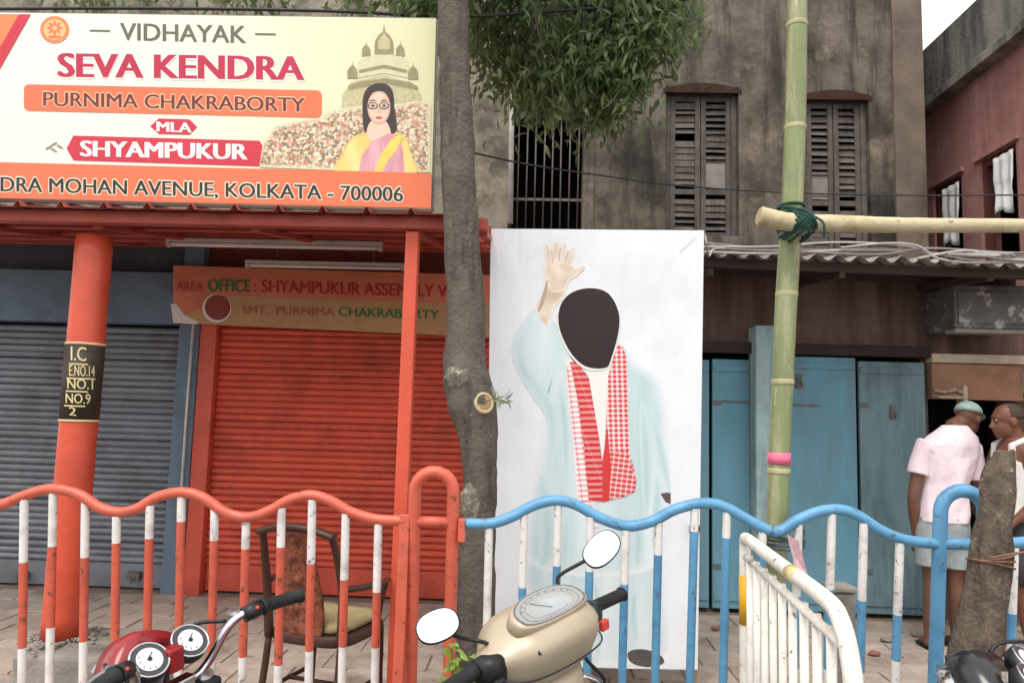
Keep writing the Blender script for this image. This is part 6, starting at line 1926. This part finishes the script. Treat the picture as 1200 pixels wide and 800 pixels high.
m_skin2 = M('deep_brown_skin', (118, 76, 58), 0.5, var=0.1, scale=12, spec=0.4)

# man with the cap, back to the street, looking right
mY = 5.2
def W(u, v, y): return P(u, v, y)
base = Vector((P(1104, 640, mY).x, mY, PAVE))
man = thing('person', 'man in pale pink T-shirt and grey-green cap with his back to the street', 'person', tuple(base))
def Lc(u, v, dy=0.0):
    return P(u, v, mY + dy) - base
zfoot = 0.0
body = MB()
hipL, hipR = Lc(1092, 612, .0), Lc(1118, 614, .02)
kneeL, kneeR = Lc(1092, 676, -.02), Lc(1120, 678, .01)
ankL, ankR = Vector((kneeL.x + .0, .03, .075)), Vector((kneeR.x + .02, .06, .075))
for h_, k_, a_ in ((hipL, kneeL, ankL), (hipR, kneeR, ankR)):
    body.tube(spline([h_, h_.lerp(k_, .4), k_, k_.lerp(a_, .3) + Vector((0, -.018, 0)), k_.lerp(a_, .75), a_, a_ + Vector((0, 0, -.03))], 3), [.085, .084, .08, .075, .07, .062, .056, .053, .054, .056, .055, .05, .044, .038, .034, .033, .034, .036, .036][:19], 14)
    body.tube([a_ + Vector((0, -.04, -.035)), a_ + Vector((0, .0, -.035)), a_ + Vector((.02, .07, -.045)), a_ + Vector((.03, .14, -.052)), a_ + Vector((.03, .175, -.056))], [.032, .036, .034, .036, .022], 12, flat=.8)
hip = (hipL + hipR) / 2
neck = Lc(1119, 498, .02)
chest = Lc(1110, 540, .02)
body.rings([ering(hip + Vector((0, 0, -.06)), .14, .105), ering(hip + Vector((0, 0, .06)), .138, .10), ering(hip.lerp(chest, .45), .125, .09), ering(chest, .145, .095), ering(chest.lerp(neck, .6), .14, .08), ering(chest.lerp(neck, .88), .085, .06)])
headc = Lc(1135, 491, .05)
body.tube([chest.lerp(neck, .6), neck, neck.lerp(headc, .5), headc + Vector((0, .01, -.02))], [.07, .06, .054, .056], 14)
TH = head(body, headc, R(128), R(14))
shL, shR = Lc(1082, 524, .0), Lc(1141, 529, .05)
elL, elR = Lc(1070, 582, .0), Lc(1144, 588, .10)
wrL, wrR = Lc(1074, 632, .06), Lc(1150, 612, .33)
for s_, e_, w_ in ((shL, elL, wrL), (shR, elR, wrR)):
    body.tube([s_.lerp(chest, .35), s_, s_.lerp(e_, .5), e_, e_.lerp(w_, .3), w_.lerp(e_, .2), w_], [.045, .052, .046, .037, .040, .028, .025], 12)
hand(body, wrL, wrL - elL + Vector((0, .05, -.03)), (1, .1, 0), 1, .5)
hand(body, wrR, wrR - elR, (-.3, .2, -1), 1, .6)
fuse('body', body, m_skin1, man)
eyes(TH, man)
# clothes
m_tee = M('pale_pink_cotton', (232, 214, 219), 0.9, var=0.07, scale=5, dirt=(200, 176, 186), amt=0.6, dscale=7, bump=0.25, bscale=60)
tee = MB()
hem = hip + Vector((0, 0, .01))
def fold(rg, amp, seed):
    return [Vector(p) + Vector((0, -1, 0)) * amp * noise.noise((p[0] * 16 + seed, p[1] * 9, p[2] * 5)) + Vector((1, 0, 0)) * amp * .6 * noise.noise((p[2] * 13, p[0] * 7, seed)) for p in rg]
rgs = []
for t_, rx, ry in ((0, .168, .135), (.12, .165, .132), (.3, .156, .124), (.5, .158, .12), (.7, .178, .124), (.85, .194, .122)):
    rgs.append(fold(ering(hem.lerp(chest + Vector((0, 0, .03)), t_ / .85), rx, ry, 40), .022, 3))
rgs.append(fold(ering(chest.lerp(neck, .45) + Vector((-.01, 0, 0)), .20, .12, 40), .012, 3))
rgs.append(ering(chest.lerp(neck, .68), .165, .105, 40))
rgs.append(ering(chest.lerp(neck, .85), .115, .088, 40))
rgs.append(ering(chest.lerp(neck, 1.0), .078, .072, 40))
tee.rings(rgs)
for s_, e_ in ((shL, elL), (shR, elR)):
    tee.tube([s_.lerp(chest, .45) + Vector((0, 0, -.01)), s_ + Vector((0, 0, .004)), s_.lerp(e_, .28), s_.lerp(e_, .54)], [.08, .070, .068, .071], 16)
to = fuse('t_shirt', tee, m_tee, man, .008, 3)
m_short = M('faded_green_denim', (150, 158, 158), 0.9, var=0.12, scale=8, dirt=(112, 126, 126), amt=0.7, dscale=7, bump=0.3, bscale=60)
shs = MB()
shs.rings([ering(hip + Vector((0, 0, -.10)), .172, .13), ering(hip + Vector((0, 0, -.03)), .172, .132), ering(hip + Vector((0, 0, .05)), .165, .126)])
for h_, k_ in ((hipL, kneeL), (hipR, kneeR)):
    shs.tube([h_ + Vector((0, 0, -.02)), h_.lerp(k_, .35), h_.lerp(k_, .80)], [.098, .102, .105], 18)
fuse('shorts', shs, m_short, man, .008, 3)
m_cap = M('grey_green_cap', (150, 170, 162), 0.85, var=0.12, scale=30, dirt=(108, 126, 122), amt=0.8, dscale=22)
cap = MB()
Rc = Matrix.Rotation(R(128), 3, 'Z') @ Matrix.Rotation(R(14), 3, 'X')
rg_ = []
for th, k_ in ((95, 1.0), (80, 1.01), (62, .98), (42, .82), (22, .52), (5, .14)):
    a = R(th)
    rg_.append([TH(0, 0, 0) + Rc @ Vector((.085 * math.sin(a) * math.cos(ph), .012 + .104 * math.sin(a) * math.sin(ph), .045 + .078 * math.cos(a))) for ph in [2 * math.pi * k / 24 for k in range(24)]])
cap.rings(rg_)
co = cap.build('cap', m_cap, man, True)
vis = MB()
v1 = [TH(.07 * math.cos(t), -.075 - .075 * math.sin(t), .05 - .02 * math.sin(t)) for t in [math.pi * k / 12 for k in range(13)]]
vis.add(v1 + [p + Vector((0, 0, .006)) for p in v1], [tuple(range(13)), tuple(reversed(range(13, 26)))] + [(k, k + 1, k + 14, k + 13) for k in range(12)])
vis.build('visor', m_cap, co, True)
for a_ in (ankL, ankR):
    MB().rings([ering(a_ + Vector((.01, .05, z_)), .046, .135) for z_ in (-.075, -.066)]).build('sandal', m_blackp, man, True)

# second man at the right edge, facing left
m2Y = 5.05
base2 = Vector((P(1190, 640, m2Y).x, m2Y, PAVE))
man2 = thing('person', 'bald man in white vest facing left at the right edge behind the dead trunk', 'person', tuple(base2))
def L2c(u, v, dy=0.0):
    return P(u, v, m2Y + dy) - base2
b2 = MB()
hip2 = L2c(1191, 618)
chest2 = L2c(1194, 545)
neck2 = L2c(1189, 512)
headc2 = L2c(1180, 494, -.01)
b2.rings([ering(hip2 + Vector((0, 0, -.06)), .12, .16), ering(hip2 + Vector((0, 0, .06)), .12, .16), ering(hip2.lerp(chest2, .45), .11, .15), ering(chest2, .125, .18), ering(chest2.lerp(neck2, .6), .10, .165), ering(chest2.lerp(neck2, .9), .07, .09)])
b2.tube([chest2.lerp(neck2, .6), neck2, neck2.lerp(headc2, .5), headc2 + Vector((.01, 0, -.02))], [.075, .062, .056, .058], 14)
TH2 = head(b2, headc2, R(-98), R(4))
for sy in (-1, 1):
    h_ = hip2 + Vector((0, sy * .085, -.03))
    k_ = Vector((hip2.x - .07, sy * .10, .48)); a_ = Vector((hip2.x - .03 * sy, sy * .10, .075))
    b2.tube(spline([h_, h_.lerp(k_, .5), k_, k_.lerp(a_, .3) + Vector((.02, 0, 0)), k_.lerp(a_, .7), a_, a_ + Vector((0, 0, -.03))], 3), [.09, .088, .084, .078, .07, .062, .058, .055, .056, .057, .055, .05, .044, .038, .035, .034, .034, .036, .036], 14)
    b2.tube([a_ + Vector((.04, 0, -.035)), a_ + Vector((0, 0, -.035)), a_ + Vector((-.08, 0, -.045)), a_ + Vector((-.15, 0, -.052)), a_ + Vector((-.18, 0, -.056))], [.032, .036, .035, .037, .022], 12, flat=.8)
    s_ = chest2.lerp(neck2, .45) + Vector((.0, sy * .185, .0))
    e_ = s_ + Vector((.01 if sy < 0 else -.12, sy * .03, -.29)); w_ = e_ + Vector((-.16 if sy < 0 else -.22, -sy * .04, -.14 if sy < 0 else -.05))
    b2.tube([s_.lerp(chest2, .35), s_, s_.lerp(e_, .5), e_, e_.lerp(w_, .3), w_.lerp(e_, .2), w_], [.06, .062, .052, .041, .044, .030, .026], 12)
    hand(b2, w_, w_ - e_, (0, sy * -.4, -1), sy, .6)
fuse('body', b2, m_skin2, man2)
eyes(TH2, man2)
hr = MB()
Rc2 = Matrix.Rotation(R(-98), 3, 'Z') @ Matrix.Rotation(R(4), 3, 'X')
rg_ = []
for th in (104, 90, 70, 48, 25, 5):
    a = R(th)
    rg_.append([headc2 + Rc2 @ Vector((.0755 * math.sin(a) * math.cos(ph), .024 + .088 * math.sin(a) * math.sin(ph), .038 + .0855 * math.cos(a))) for ph in [2 * math.pi * k / 24 for k in range(24)]])
hr.rings(rg_)
hr.build('cropped_hair', M('stubble_hair', (70, 54, 46), 0.8, var=0.2, scale=80), man2, True)
vest = MB()
vest.rings([fold(ering(c_, rx, ry, 36), .012, 8) for c_, rx, ry in ((hip2 + Vector((0, 0, .05)), .132, .172), (hip2.lerp(chest2, .4), .124, .162), (hip2.lerp(chest2, .8), .134, .18), (chest2 + Vector((0, 0, .03)), .136, .168))])
for sy in (-1, 1):
    vest.tube([chest2 + Vector((-.10, sy * .10, .0)), chest2.lerp(neck2, .6) + Vector((-.085, sy * .09, .02)), chest2.lerp(neck2, .72) + Vector((-.0, sy * .10, .035)), chest2.lerp(neck2, .6) + Vector((.085, sy * .09, .02)), chest2 + Vector((.10, sy * .10, 0))], .024, 10)
fuse('vest', vest, M('white_vest', (228, 226, 220), 0.9, var=0.06, scale=9, dirt=(196, 192, 186), dscale=9), man2, .007, 3)
sk = MB()
sk.rings([fold(ering(c_, rx, ry, 36), .02, 5) for c_, rx, ry in ((Vector((hip2.x - .06, 0, .50)), .15, .20), (Vector((hip2.x - .04, 0, .66)), .145, .19), (hip2 + Vector((-.01, 0, -.1)), .142, .185), (hip2 + Vector((0, 0, .06)), .13, .168))])
sk.build('checked_wrap', M('dark_wrap', (66, 58, 62), 0.9, var=0.25, scale=14, bump=0.3, bscale=70), man2, True)
